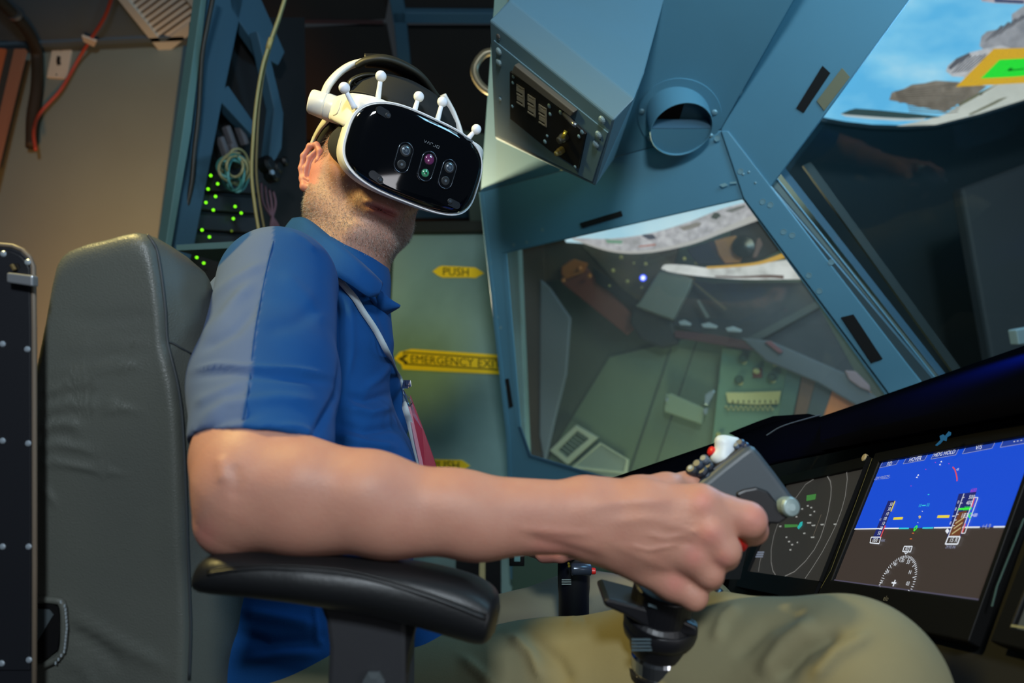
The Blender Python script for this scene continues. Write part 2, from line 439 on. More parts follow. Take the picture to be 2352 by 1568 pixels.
# outlet plate
op = thing('outlet_plate', 'white wall outlet plate beside the black conduit', 'outlet', WL.at(137, 145))
poly_obj('plate', WL.poly([(120, 110), (164, 109), (151, 180), (107, 177)], .008), -WL.n*.008, mat('plate_white', '#d6d0bd', rough=.5), op, bevel=.001)
poly_obj('socket_hole', WL.poly([(131, 128), (139, 130), (138, 140), (140, 148), (131, 150), (129, 140)], .0092), -WL.n*.001, blackr, op)
for x_, y_ in ((140, 116), (130, 172)): link('screw', lathe(WL.at(x_, y_, .008), -WL.n, [(.003, 0), (.003, -.0012)], 10), steel, op)
# black conduit and red cable
cz = [CP.at(*p, .03) for p in ((-60, -60), (10, 12), (55, 60), (76, 96))] + [WL.at(*p) for p in ((84, 130, .04), (84, 200, .04), (74, 270, .04), (72, 338, .04))]
cdt = link('conduit', tube(spline(cz, 8), .017, 14), mat('conduit_black', '#2c2416', rough=.7, bump=(60, .5, .002)), None, smooth=True); tag(cdt, 'thick black flexible conduit hanging down the left wall', 'conduit')
clipm = link('pipe_clip', lathe(CP.at(34, 33, .03), (cz[2]-cz[1]), [(.021, -.006), (.021, .006)], 16), steel, None); clipm.parent = cdt; clipm.matrix_parent_inverse = cdt.matrix_world.inverted()
rc = [CP.at(*p, .02) for p in ((262, -20), (240, 40), (207, 92))] + [WL.at(*p) for p in ((178, 140, .03), (140, 205, .03), (92, 260, .035), (78, 300, .075), (82, 345, .075))]
rcab = link('red_cable', tube(spline(rc, 8), .0052, 10), mat('cable_red', '#a2402c', rough=.5), None, smooth=True); tag(rcab, 'red cable crossing the left wall to the conduit', 'cable')
poly_obj('cable_tie', CP.poly([(188, 84), (205, 90), (222, 96), (216, 108), (200, 100), (192, 96)], .028), -CP.n*.008, mat('tie_white', '#c8bfae'), rcab)
# copper panel frame at the far left
cf = thing('copper_panel', 'copper coloured cabinet edge at the far left of the wall', 'panel', WL.at(10, 250))
poly_obj('panel_face', [WL.at(-260, 90, .10), WL.at(12, 112, .10), WL.at(-55, 420, .10), WL.at(-300, 500, .10)], -WL.n*.012, orange, cf)
poly_obj('panel_trim', WL.poly([(57, 112), (33, 112), (-40, 420), (-18, 420)], .09), -WL.n*.012, mat('copper_trim', '#9b6a50', rough=.6), cf)
poly_obj('panel_trim', WL.poly([(30, 112), (17, 112), (-58, 420), (-42, 420)], .095), -WL.n*.012, mat('dark_trim', '#3a3a34', rough=.7), cf)
# ---------------- dark bay behind: equipment rack, steel frame, mesh ceiling
bk = link('wall_rear', mesh(*box_g((.0, 3.6, 1.6), (1.6, 0, 0), (0, .03, 0), (0, 0, 1.7))), darkm); tag(bk, 'dark rear wall of the bay', kind='structure')
sd = poly_obj('wall_back', [Vector((rt_.x, rt_.y, 0)), Vector((rt_.x, rt_.y, 3.2)), Vector((rt_.x-.25, 3.6, 3.2)), Vector((rt_.x-.25, 3.6, 0))], (-.03, 0, 0), teald); tag(sd, 'side of the left wall towards the bay', kind='structure')
CZ2 = 2.75
CP2 = Plane((0, 0, CZ2), (1, 0, CZ2), (0, 1, CZ2)); CP2.n = Vector((0, 0, -1))
gc = thing('grid_ceiling', None, None, (0, 2.6, CZ2), kind='structure'); gc['label'] = 'dark tiled ceiling in a blue grid'
def dp(px, py, d): return W(px, py, d)
tiles = [[(560, -80), (905, -80), (885, 45), (600, 60)], [(600, 70), (888, 55), (935, 300), (640, 330)], [(925, 60), (1190, 60), (1190, 330), (945, 330)], [(915, -80), (1190, -80), (1190, 22), (928, 22)], [(640, 345), (1190, 345), (1190, 500), (690, 505)]]
GP = Plane(W(600, 0, 2.3), W(1130, 0, 2.35), W(900, 500, 3.1))
for t in tiles: poly_obj('ceiling_tile', GP.poly(t), -GP.n*.01, darkm, gc, bevel=.003)
for t in ([(880, -80), (908, -80), (932, 30), (960, 330), (930, 330), (905, 60)], [(900, 28), (1190, 30), (1190, 56), (905, 54)], [(640, 482), (1190, 480), (1190, 500), (640, 504)]):
    poly_obj('grid_bar', GP.poly(t, .03), -GP.n*.03, teald, gc, bevel=.003)
poly_obj('ceiling_seam', GP.poly([(585, 47), (880, 50), (880, 56), (585, 53)], .012), -GP.n*.01, mat('seam_red', '#3a2222', rough=.8), gc)
# equipment rack
RP = Plane(W(520, 100, 1.72), W(440, 560, 1.62), W(640, 560, 1.85))
rack = thing('equipment_rack', 'tall dark equipment rack with green lights behind the seat back', 'rack', Vector((RP.at(520, 600).x, RP.at(520, 600).y, 0)))
poly_obj('rack_side', [RP.at(466, 40, .0), RP.at(380, 1500, .0), RP.at(720, 1500, .0), RP.at(700, 40, .0)], -RP.n*.05, mat('rack_black', '#0d0c0e', rough=.7), rack)
for i, p in enumerate(([(482, -60), (520, -60), (560, 0), (508, 250), (448, 560), (409, 700), (372, 700), (440, 300)],
          [(520, -60), (575, -60), (655, 120), (640, 150), (605, 130), (530, 20)],
          [(512, 205), (525, 196), (590, 290), (584, 316), (506, 232)],
          [(590, 70), (612, 90), (652, 260), (648, 340), (628, 380), (618, 360), (630, 250), (600, 110)])):
    poly_obj('rack_post' if i == 0 else 'rack_brace', RP.poly(p, .06 if i < 3 else .1), -RP.n*.03, teald, rack, bevel=.003)
poly_obj('rack_post_edge', RP.poly([(470, -60), (482, -60), (440, 300), (372, 700), (360, 700), (420, 300)], .085), -RP.n*.03, tealg, rack, bevel=.002)
led = emis('led_green', '#7dff10', 1.6); ledd = emis('led_dim', '#7b9a1c', .5)
for (x_, y_) in ((484, 403), (500, 422), (478, 434), (495, 451), (473, 465), (490, 482), (540, 474), (554, 489), (536, 502), (464, 528), (481, 544), (452, 591), (468, 604)):
    v, f = ball_g(RP.at(x_, y_, .03), .0034, 10, 6); link('indicator_light', mesh(v, f), led, rack)
v, f = ball_g(RP.at(532, 530, .03), .003, 10, 6); link('indicator_light', mesh(v, f), ledd, rack)
for i, (x_, y_) in enumerate(((520, 290), (506, 315), (545, 278), (530, 330))):
    poly_obj('module_handle', RP.poly([(x_, y_), (x_+10, y_-4), (x_+30, y_+52), (x_+20, y_+56)], .045), -RP.n*.02, mat('grey_plastic', '#5e5c60', rough=.6), rack, bevel=.004)
for k_, yy in enumerate((400, 445, 490, 535)):
    poly_obj('rack_unit', RP.poly([(468 - k_*8, yy), (600 - k_*2, yy + 8), (596 - k_*2, yy + 46), (460 - k_*8, yy + 36)], .015), -RP.n*.02, mat('rack_unit_black', '#16161a', rough=.6), rack, bevel=.003)
# bundled network cables
cm = [mat('cable_teal', '#5fa29c', rough=.5), mat('cable_cream', '#a29a6c', rough=.5), mat('cable_green', '#3d7a70', rough=.5)]
cb_ = thing('cable_bundle', 'coiled teal network cables hanging on the equipment rack', 'cable', RP.at(538, 390, .08))
rs_ = random.Random(5)
for i in range(14):
    cx_, cy_ = 538 + rs_.uniform(-8, 8), 392 + rs_.uniform(-10, 10); rx, ry = rs_.uniform(18, 36), rs_.uniform(20, 42); a0 = rs_.uniform(0, 6)
    pts = [RP.at(cx_ + rx*math.cos(a0 + t*.5), cy_ + ry*math.sin(a0 + t*.5), .06 + .006*i + .01*math.sin(t)) for t in range(12)]
    link('cable_loop', tube(spline(pts, 4), .0032, 8), cm[i % 3], cb_, smooth=True)
for i in range(4):
    pts = [RP.at(600 + i*9, 420 + i*6, .1), RP.at(606 + i*9, 470, .1), RP.at(640 - i*6, 520, .1), RP.at(640, 560, .1)]
    link('cable_loop', tube(spline(pts, 5), .003, 8), mat('cable_mauve', '#6d4a55', rough=.6), cb_, smooth=True)
# grey cabinet top edge line behind the seat
ce = poly_obj('cabinet_top', [W(405, 562, 1.35), W(560, 553, 1.35), W(560, 568, 1.35), W(405, 575, 1.35)], F_*.25, tealg); tag(ce, 'thin grey green metal ledge between seat back and shoulder', 'ledge')
# hanging yellowish cable
hc1 = thing('hanging_cable', 'pale twin cable hanging from the ceiling behind the headset', 'cable', W(600, 250, 1.45))
ylw = mat('cable_yellow', '#b0a060', rough=.45)
pp = [(662, -30), (640, 40), (617, 105), (601, 160), (588, 240), (581, 320), (578, 400), (585, 470), (596, 540)]
link('cable_strand', tube(spline([W(a, c, 1.45) for a, c in pp], 8), .0034, 10), ylw, hc1, smooth=True)
link('cable_strand', tube(spline([W(a + 3 + .02*max(c, 0), c, 1.47) for a, c in pp], 8), .0026, 10), mat('cable_olive', '#77693a', rough=.5), hc1, smooth=True)
link('cable_sleeve', tube([W(622, 88, 1.45), W(615, 112, 1.45)], .005, 10), mat('cable_cream2', '#c4ad6a'), hc1, smooth=True)
# dark cable along the rack edge
dc = link('black_cable', tube(spline([W(a, c, 1.55) for a, c in ((494, -30), (476, 60), (464, 130), (456, 260), (446, 350), (440, 420), (424, 500), (412, 575))], 8), .0052, 10), mat('cable_dark', '#2a2418', rough=.5), None, smooth=True); tag(dc, 'dark cable running down the blue rack edge', 'cable')
cbk = thing('clamp_cluster', 'dark cable clamps hanging on the rack brace', 'clamp', RP.at(622, 390, .15))
for (x_, y_, r) in ((612, 378, .020), (632, 386, .017), (625, 402, .018), (648, 372, .012)): link('clamp', lathe(RP.at(x_, y_, .14), RP.n + Vector((.3, 0, .2)), [(r*.4, -.02), (r, -.012), (r, .01), (r*.6, .016)], 14), black, cbk, bevel=.001)
link('clamp_screw', lathe(RP.at(622, 396, .165), RP.n, [(.006, 0), (.006, .006)], 12), mat('zinc', '#8a8f96', rough=.4, metal=.5), cbk)
# ---------------- rear door with the yellow signs
DP = Plane(W(880, 800, 2.25), W(1150, 800, 2.12), W(900, 300, 2.38))
door = thing('door_1', None, None, Vector((DP.at(1020, 1000).x, DP.at(1020, 1000).y, 0)), kind='structure'); door['label'] = 'grey green emergency exit door with yellow arrow stickers'
b0, b1 = DP.at(860, 1500), DP.at(1230, 1500)
poly_obj('door_panel', [DP.at(905, 535), DP.at(1190, 530), DP.at(1230, 1500), DP.at(860, 1500)], -DP.n*.04, mat('door_paint', '#7c9a96', rough=.6, bump=(200, .1, .0006), noise=(4, '#5f7873', .6)), door, bevel=.004)
poly_obj('door_post', DP.poly([(830, 520), (890, 520), (868, 1500), (780, 1500)], .02), -DP.n*.06, mat('post_green', '#56645a', rough=.65), door, bevel=.004)
poly_obj('door_head', DP.poly([(830, 508), (1190, 505), (1190, 530), (830, 534)], .03), -DP.n*.06, mat('head_dark', '#1d2018', rough=.7), door, bevel=.004)
sy = mat('sign_yellow', '#ffd420', rough=.5); sk = mat('sign_ink', '#4a3c08', rough=.6); syd = mat('sign_ochre', '#c89808', rough=.5)
def sign(pts, txt, c, ux, uy, size, lab, arrows):
    s_ = poly_obj('exit_sign', DP.poly(pts, .003), -DP.n*.002, sy, door, label=lab)
    o = DP.at(*c, .0042); X = (DP.at(c[0]+ux[0], c[1]+ux[1], .0042)-o); Y = (DP.at(c[0]+uy[0], c[1]+uy[1], .0042)-o)
    v, f = text_g(txt, o, X, Y, size, bold=.006); link('sign_lettering', mesh(v, f), sk, s_)
    for a in arrows: poly_obj('sign_arrow', DP.poly(a, .0035), -DP.n*.0004, sk, s_)
    return s_
sign([(993, 623), (1008, 612), (1016, 610), (1074, 613), (1092, 614), (1112, 627), (1092, 638), (1074, 637), (1016, 637), (1005, 632)], 'PUSH', (1047, 625), (1, .03), (0, -1), 26, 'small yellow double arrow push sticker near the top of the door', [])
s2 = sign([(905, 823), (918, 808), (945, 801), (1152, 815), (1156, 860), (924, 848), (922, 838)], 'EMERGENCY EXIT', (1044, 831), (1, .062), (0, -1), 26, 'long yellow emergency exit sticker across the middle of the door', [[(914, 824), (936, 812), (936, 818), (924, 824), (936, 830), (936, 837)]])
v, f = frame_ring_g(DP.poly([(926, 807), (1170, 824), (1172, 852), (928, 837)], .0036), DP.poly([(928, 810), (1168, 827), (1170, 849), (930, 834)], .0036), -DP.n*.0008); link('sign_border', mesh(v, f), sk, s2)
sign([(985, 1054), (1060, 1056), (1080, 1069), (1060, 1083), (985, 1083)], 'PUSH', (1024, 1069), (1, .02), (0, -1), 27, 'small yellow arrow sticker low on the door above the forearm', [])
# ================================================================== cockpit shell
PA = Plane(W(1130, 800, 1.75), W(2050, 900, 1.32), W(1500, 330, 1.42))
cr0, cr1 = PA.at(1104, 441), PA.at(1655, 298)
PB = Plane(cr0, cr1, W(1450, -200, 1.12))
PC = Plane(cr1, PA.at(1765, 435), W(2100, -40, 1.10))
shell = thing('cockpit_shell', None, None, Vector((PA.at(1500, 900).x, PA.at(1500, 900).y, 0)), kind='structure'); shell['label'] = 'blue painted metal cockpit shell with side window and windscreen'
inner = [(1155, 583), (1705, 458), (2035, 912), (1960, 1080), (1420, 1115), (1213, 1050), (1188, 980)]
outer = [(1104, 441), (1655, 298), (2125, 885), (2190, 1260), (1500, 1330), (1176, 1330), (1166, 1000)]
v, f = frame_ring_g(PA.poly(outer), PA.poly(inner), -PA.n*.014); link('side_frame', mesh(v, f), teal, shell, bevel=.0025)
poly_obj('upper_panel', PB.poly([(1104, 441), (1137, -30), (1150, -260), (1960, -260), (1840, -30), (1655, 298)]), -PB.n*.012, teal, shell, bevel=.002)
poly_obj('corner_panel', PC.poly([(1655, 298), (1838, -30), (1960, -260), (2260, -260), (2108, -28), (1885, 275), (1765, 435)]), -PC.n*.012, teal, shell, bevel=.002)
# strut between side window and windscreen (proud strip) and its outer channel
poly_obj('window_strut', PA.poly([(1655, 300), (1672, 300), (2122, 885), (2042, 905), (1708, 456)], .006), -PA.n*.006, teal, shell, bevel=.002)
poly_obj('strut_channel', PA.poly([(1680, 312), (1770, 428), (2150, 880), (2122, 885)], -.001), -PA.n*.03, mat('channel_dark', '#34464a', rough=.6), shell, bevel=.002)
# left return and lower lip of the window frame
poly_obj('window_lip', PA.poly([(1155, 583), (1163, 581), (1196, 980), (1188, 980)], .004), -PA.n*.004, teal, shell, bevel=.001)
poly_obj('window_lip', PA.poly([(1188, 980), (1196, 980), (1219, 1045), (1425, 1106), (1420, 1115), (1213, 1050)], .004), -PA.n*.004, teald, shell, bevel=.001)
poly_obj('frame_edge', PA.poly([(1100, 441), (1108, 441), (1170, 1000), (1180, 1330), (1172, 1330), (1162, 1000)], .004), -PA.n*.03, teal, shell, bevel=.001)
# fasteners
rv = lathe((0, 0, 0), (0, 0, 1), [(.0046, 0), (.0046, .0006), (.0034, .0020), (.0012, .0026)], 12)
rv2 = lathe((0, 0, 0), (0, 0, 1), [(.0056, 0), (.0056, .001), (.0048, .001), (.0045, .0004), (.002, .0004)], 14)
rivm = mat('rivet_teal', '#7fa0a8', rough=.4, metal=.3); rivd = mat('screw_teal', '#6f9198', rough=.5)
def stud(me, p, n, m, par, name='rivet', s=1.0):
    me2 = me
    if not me.materials: me.materials.append(m)
    o = bpy.data.objects.new(name, me2); COL.objects.link(o); o.parent = par
    qn = Vector(n).to_track_quat('Z', 'Y'); M = Matrix.Translation(p) @ qn.to_matrix().to_4x4() @ Matrix.Scale(s, 4)
    pw = Matrix.Identity(4); q = par; ch = []
    while q: ch.append(q); q = q.parent
    for q in reversed(ch): pw = pw @ q.matrix_parent_inverse @ q.matrix_basis
    o.matrix_parent_inverse = pw.inverted(); o.matrix_basis = M; return o
for x_, y_ in ((1697, 212), (1395, 360)): stud(rv, PB.at(x_, y_) if x_ < 1600 else PC.at(x_, y_), PB.n, rivm, shell, s=1.5)
for x_, y_ in ((1701, 393), (1752, 463), (1800, 532), (1858, 632), (1882, 668), (1909, 602), (1820, 540), (1770, 470), (1647, 318)): stud(rv2, PA.at(x_, y_, .006), PA.n, rivd, shell, 'screw')
for x_, y_ in ((1210, 556), (1180, 562), (1126, 604), (1133, 665), (1142, 728), (1150, 752), (1160, 890), (1163, 1020), (1246, 528)): stud(rv2, PA.at(x_, y_), PA.n, rivd, shell, 'screw', .8)
for x_, y_ in ((1707, 400), (1720, 395), (1735, 420)): stud(rv, PA.at(x_, y_, .006), PA.n, rivd, shell, 'screw', .6)
# hook-and-loop tape strips
def strip_t(name, pl, pts, m, lab, lift=.002):
    o = poly_obj(name, pl.poly(pts, lift), -pl.n*.0018, m); tag(o, lab, 'tape', 'tape strips on the cockpit shell'); return o
strip_t('tape_strip', PA, [(1332, 512), (1426, 484), (1430, 496), (1337, 524)], velcro, 'black tape strip above the side window')
strip_t('tape_strip', PC, [(1889, 151), (1907, 168), (1846, 259), (1829, 248)], velcro, 'black tape strip on the upper right corner panel')
strip_t('tape_strip', PC, [(1934, 156), (1952, 177), (1893, 254), (1876, 232)], mat('tape_olive', '#77745a', rough=.85, bump=(600, .3, .0005)), 'olive tape patch touching the projection screen edge')
strip_t('tape_strip', PA, [(1932, 729), (1960, 722), (2027, 824), (2001, 833)], velcro, 'black tape strip low on the windscreen strut', .009)
strip_t('tape_strip', PA, [(1160, 871), (1168, 869), (1178, 934), (1169, 937)], velcro, 'short black tape strip left of the side window')
# scuffed paint
for pts in ([(1652, 424), (1665, 420), (1672, 425), (1660, 430)], [(1676, 418), (1692, 417), (1691, 421), (1677, 422)], [(1448, 160), (1454, 158), (1456, 166), (1450, 165)]):
    poly_obj('paint_chip', (PA if pts[0][1] > 300 else PB).poly(pts, .0066 if pts[0][1] > 300 else .001), -PA.n*.0004, mat('chip_grey', '#7fa2a4', rough=.7), shell)
# ---------------- air outlet nozzle
nz = thing('air_outlet', 'blue round air outlet with a slanted scoop on the cockpit shell', 'vent', PB.at(1555, 300))
cA = PB.at(1556, 262); upv = (U_*.62 - F_*.78).normalized(); axn = (-U_*.78 - F_*.62).normalized()
dB = (cA - CAM).dot(F_) - .031; rr = 71/1600*dB; cB = cA + axn*.052
def oval(c, r, k=48): return [c + R_*math.cos(2*math.pi*i/k)*r + upv*math.sin(2*math.pi*i/k)*r for i in range(k)]
v, f = loft_g([oval(cA - axn*.03, rr), oval(cB, rr), oval(cB + axn*.0005, rr*.985), oval(cB, rr*.965), oval(cA - axn*.03, rr*.96)], cap=False); link('outlet_tube', mesh(v, f), teal, nz, smooth=False, bevel=.0006)
me = bpy.data.objects['outlet_tube'].data; me.polygons.foreach_set('use_smooth', [True]*len(me.polygons))
xB, yB, _ = basis(PB.n)
def disk(c, r, k=48): return [c + xB*math.cos(2*math.pi*i/k)*r + yB*math.sin(2*math.pi*i/k)*r for i in range(k)]
fc = PB.at(1560, 268); v, f = loft_g([disk(fc, .080), disk(fc + PB.n*.003, .080), disk(fc + PB.n*.003, .056), disk(fc, .056)], cap=False); link('mounting_flange', mesh(v, f), teal, nz)
for x_, y_ in ((1577, 210), (1474, 256), (1641, 258), (1632, 312), (1492, 318)): stud(rv, PB.at(x_, y_, .003), PB.n, rivm, nz, 'screw', 1.3)
k = 24; half = [cB - axn*.004 + R_*math.cos(math.pi + math.pi*i/k)*rr*.955 + upv*math.sin(math.pi + math.pi*i/k)*rr*.955 for i in range(k+1)]
poly_obj('baffle_plate', half, -axn*.002, teal, nz)
cb2 = cB - axn*.004
poly_obj('baffle_blade', [cb2 - R_*rr*.95, cb2 + R_*rr*.95, cb2 + R_*rr*.95 - axn*.02 + upv*.006, cb2 - R_*rr*.95 - axn*.02 + upv*.006], upv*.0015, teald, nz)
poly_obj('outlet_back', oval(cA + axn*.002, rr*.94), -axn*.004, blackr, nz)
# ---------------- control box hanging from the shell
bx = thing('control_box', 'blue grey sloped metal control box with a black switch panel on the cockpit shell', 'box', PB.at(1300, 200))
f1, f2, f3, f4 = W(1124, 46, 1.02), W(1409, 276, .93), W(1368, 427, 1.0), W(1137, 315, 1.22)
FBX = Plane(f1, f2, f4); f3 = FBX.at(1368, 427)
g1, g2 = W(1172, 0, 1.015), W(1458, 227, .925)
SB = Plane(g1, g2, PB.at(1524, 0))
bk_ = F_*.30 + U_*.02
fbx = FBX
v = [f1, f2, f3, f4, g1, g2, SB.at(1480, 165), SB.at(1535, -40), SB.at(1560, -260), W(1120, -150, 1.22)]
box_v = [f1, f2, f3, f4, g1, g2, SB.at(1480, 165), PB.at(1410, 366), PB.at(1140, 320), PB.at(1540, -40, .0)]
topl = SB.at(1176, -120); topr = SB.at(1560, -120)
faces = [(0, 1, 2, 3), (0, 4, 5, 1), (1, 5, 6, 7, 2), (2, 7, 8, 3), (4, 10, 11, 6, 5), (0, 3, 8, 10, 4), (8, 7, 6, 11, 10)]
boxm = mat('box_paint', '#5d7f8e', rough=.5, spec=.4, bump=(240, .12, .0005), noise=(5, '#5f7d86', .5))
me = mesh(box_v + [topl, topr], [(0, 3, 2, 1), (0, 1, 5, 4), (1, 2, 7, 6, 5), (2, 3, 8, 7), (4, 5, 6, 11, 10), (0, 4, 10, 8, 3), (8, 10, 11, 6, 7)])
import bmesh
bm = bmesh.new(); bm.from_mesh(me); bmesh.ops.recalc_face_normals(bm, faces=bm.faces); bm.to_mesh(me); bm.free()
link('box_body', me, boxm, bx, bevel=.0025)
poly_obj('front_plate', FBX.poly([(1133, 92), (1396, 305), (1360, 418), (1142, 312)], .002), -FBX.n*.002, boxm, bx, bevel=.0008)
poly_obj('switch_panel', FBX.poly([(1170, 164), (1270, 237), (1344, 308), (1327, 388), (1262, 346), (1171, 273)], .006), -FBX.n*.005, mat('panel_black', '#11100c', rough=.5), bx, bevel=.001)
poly_obj('display_bezel', FBX.poly([(1181, 149), (1318, 258), (1310, 268), (1174, 166)], .010), -FBX.n*.009, mat('bezel_brown', '#5c5a52', rough=.5), bx, bevel=.0015)
dg = mat('digit_grey', '#8f8a78', rough=.5)
swp = bpy.data.objects['switch_panel']
for i in range(3):
    x0, y0 = 1186 + i*25.5, 193 + i*23
    for seg in ([(0, 0), (18, 13), (18, 17), (0, 4)], [(0, 22), (18, 35), (18, 39), (0, 26)], [(0, 44), (18, 57), (18, 60), (0, 47)], [(14, 10), (18, 13), (18, 60), (14, 57)], [(0, 0), (4, 3), (4, 20), (0, 17)], [(1, 8), (14, 17), (14, 26), (1, 17)], [(1, 30), (14, 39), (14, 48), (1, 40)]):
        poly_obj('digit_segment', FBX.poly([(x0+a, y0+c*.9) for a, c in seg], .0075), -FBX.n*.001, dg, swp)
for x_, y_, s in ((1179, 176, .6), (1178, 190, .6), (1177, 244, .6), (1262, 243, .8), (1264, 262, .7), (1257, 312, .6), (1252, 325, .8), (1288, 258, .8), (1337, 303, .8), (1330, 313, .7), (1321, 383, .6)):
    stud(rv, FBX.at(x_, y_, .006), FBX.n, mat('switch_dot', '#a89f7c', rough=.4, metal=.3), swp, 'screw', s)
stud_m = mat('rivet_light', '#8fabb2', rough=.4, metal=.2); rvb = rv.copy(); rvb.materials.clear()
for x_, y_ in ((1146, 118), (1146, 143), (1383, 275), (1375, 309), (1369, 331), (1149, 227)): stud(rvb, FBX.at(x_, y_, .002), FBX.n, stud_m, bx, 'rivet', 1.35 if y_ != 227 else .7)
rvc = rv.copy(); rvc.materials.clear(); stud(rvc, FBX.at(1145, 84), FBX.n, steel, bx, 'screw', 1.0)
for (x_, y_, r, m_) in ((1300, 312, .0070, mat('knob_olive', '#3a3a30', rough=.3)), (1293, 343, .0056, mat('knob_khaki', '#6c6434', rough=.4))):
    link('knob', lathe(FBX.at(x_, y_, .006), FBX.n, [(r, 0), (r, .008), (r*.8, .011), (r*.75, .015), (r*.5, .016)], 20), m_, swp, bevel=.0008)
link('toggle_switch', tube([FBX.at(1296, 262, .006), FBX.at(1315, 282, .02), FBX.at(1322, 288, .024)], .0032, 10), steel, swp, smooth=True)
link('toggle_switch', tube([FBX.at(1300, 300, .028), FBX.at(1292, 318, .036)], .0028, 10), mat('brass', '#b5a23a', rough=.3, metal=.8), swp, smooth=True)
# slit of yellow light painted as a cream plate under the box
poly_obj('lit_gap', PA.poly([(1286, 385), (1301, 383), (1303, 389), (1288, 392)], .004), -PA.n*.003, mat('slit_cream', '#ffe9a0', rough=.4), shell)
# ---------------- grab handle at the shell edge
gh = link('grab_handle', tube(spline([W(1140, 118, 1.55), W(1112, 124, 1.55), W(1092, 150, 1.55), (W(1092, 176, 1.55)), W(1110, 202, 1.55), W(1142, 220, 1.55)], 8), .0088, 14), mat('handle_brass', '#8e8468', rough=.35, metal=.3), None, smooth=True); tag(gh, 'curved metal grab handle at the shell edge behind the headset', 'handle')
# ---------------- windscreen surround, dark interior beyond, projection screen
chn = mat('frame_channel', '#28434a', rough=.45)
PW = Plane(PA.at(1765, 435, -.02), PA.at(2125, 885, -.02), W(2352, 300, 1.30))
wsf = thing('windscreen_frame', None, None, PW.at(1950, 640), kind='structure'); wsf['label'] = 'dark blue windscreen frame channels'
poly_obj('frame_bar', PW.poly([(1765, 425), (1782, 405), (2160, 870), (2126, 885)], 0), -PW.n*.02, mat('bar_grey', '#4a5a56', rough=.6), wsf)
poly_obj('frame_bar', PW.poly([(1790, 395), (1803, 385), (2175, 862), (2160, 868)], -.02), -PW.n*.03, teald, wsf)
poly_obj('frame_bar', PW.poly([(1845, 380), (1862, 372), (2210, 850), (2192, 858)], -.10), -PW.n*.01, mat('bar_green', '#232c2a', rough=.6), wsf)
for a_, l_ in ((1768, .003), (1784, .002)): link('frame_bead', tube([PW.at(a_, 432 if a_ < 1780 else 410, l_), PW.at(a_+364, 884 if a_ < 1780 else 868, l_)], .0016, 6), teal, wsf)
# ================================================================== person
lv = Vector((0.82, -0.24, -0.52)).normalized(); uv = Vector((0.29, 0.95, 0.01)); uv = (uv - lv*uv.dot(lv)).normalized(); nv = lv.cross(uv)
HL, HU, HN = cv(*lv), cv(*uv), cv(*nv)
VC = W(968, 368, 0.872); HO = VC - HN*0.160 - HL*.009 + HU*.004
def H(x, y, z): return HO + HL*x + HU*y + HN*z
HR = np.array([list(HL), list(HU), list(HN)])
def hloc(P): return (P - np.array(HO)) @ HR.T
PLO = W(1176, 1300, 0.5)
b = SDF()
# skull and face
b.ell(H(0, .025, -.022), (.074, .095, .094), HR, .02)
b.ell(H(0, -.028, .028), (.064, .080, .066), HR, .03)
for s in (-1, 1):
    b.chain([H(s*.060, -.045, .000), H(s*.053, -.082, .012), H(s*.020, -.112, .078)], [.020, .019, .019], .03)
    b.ell(H(s*.040, -.030, .058), (.028, .026, .024), HR, .02)
b.ell(H(0, -.108, .082), (.026, .019, .020), HR, .014)
b.ell(H(0, -.072, .080), (.034, .024, .020), HR, .016)
b.chain([H(0, .004, .088), H(0, -.036, .108)], [.009, .013], .012)
for s in (-1, 1):
    b.ell(H(s*.012, -.040, .100), (.009, .008, .011), HR, .006)
    b.ell(H(s*.032, .004, .096), (.020, .013, .013), HR, .012, sub=True)
    b.ell(H(s*.032, .002, .080), (.013, .013, .013), HR, .004)
b.ell(H(0, -.0675, .0955), (.024, .0060, .0085), HR, .006)
b.ell(H(0, -.0800, .0930), (.021, .0070, .0090), HR, .006)
b.ell(H(0, -.0732, .1020), (.025, .0013, .0100), HR, .003, sub=True)
# neck
b.cone(H(0, -.05, -.02), W(772, 650, .97), .056, .064, .03)
# torso under the shirt
Sn, En = W(640, 655, .80), W(548, 1120, .56)
Sf = W(800, 740, 1.16)
b.ell((-.30, .95, .90), (.105, .155, .15), None, .04); b.cone((-.30, .80, .965), (-.28, 1.12, .965), .05, .05, .04)
b.ell((-.27, .93, .70), (.125, .145, .17), None, .05)
b.cone(W(772, 650, .97), (-.30, .95, .95), .06, .08, .04)
# near arm
b.cone(Sn, W(592, 900, .68), .052, .049, .03); b.cone(W(585, 900, .68), W(590, 1060, .59), .048, .0455, .03); b.cone(W(590, 1060, .59), W(584, 1100, .565), .047, .040, .03)
b.chain([W(590, 1112, .56), W(700, 1118, .555), W(850, 1138, .555), W(1050, 1162, .56), W(1340, 1165, .568)], [.038, .034, .0318, .0252, .0205], .02)
b.chain([W(566, 1184, .56), W(700, 1182, .555), W(900, 1194, .555), W(1100, 1208, .56), W(1345, 1212, .568)], [.028, .027, .025, .0225, .0205], .02)
b.chain([W(552, 1150, .56), W(512, 1214, .558)], [.026, .0165], .025)
b.cone(W(536, 1075, .57), W(552, 1120, .565), .016, .016, .02)
b.ell(W(1352, 1240, .556), (.013, .009, .009), None, .012)          # wrist bone
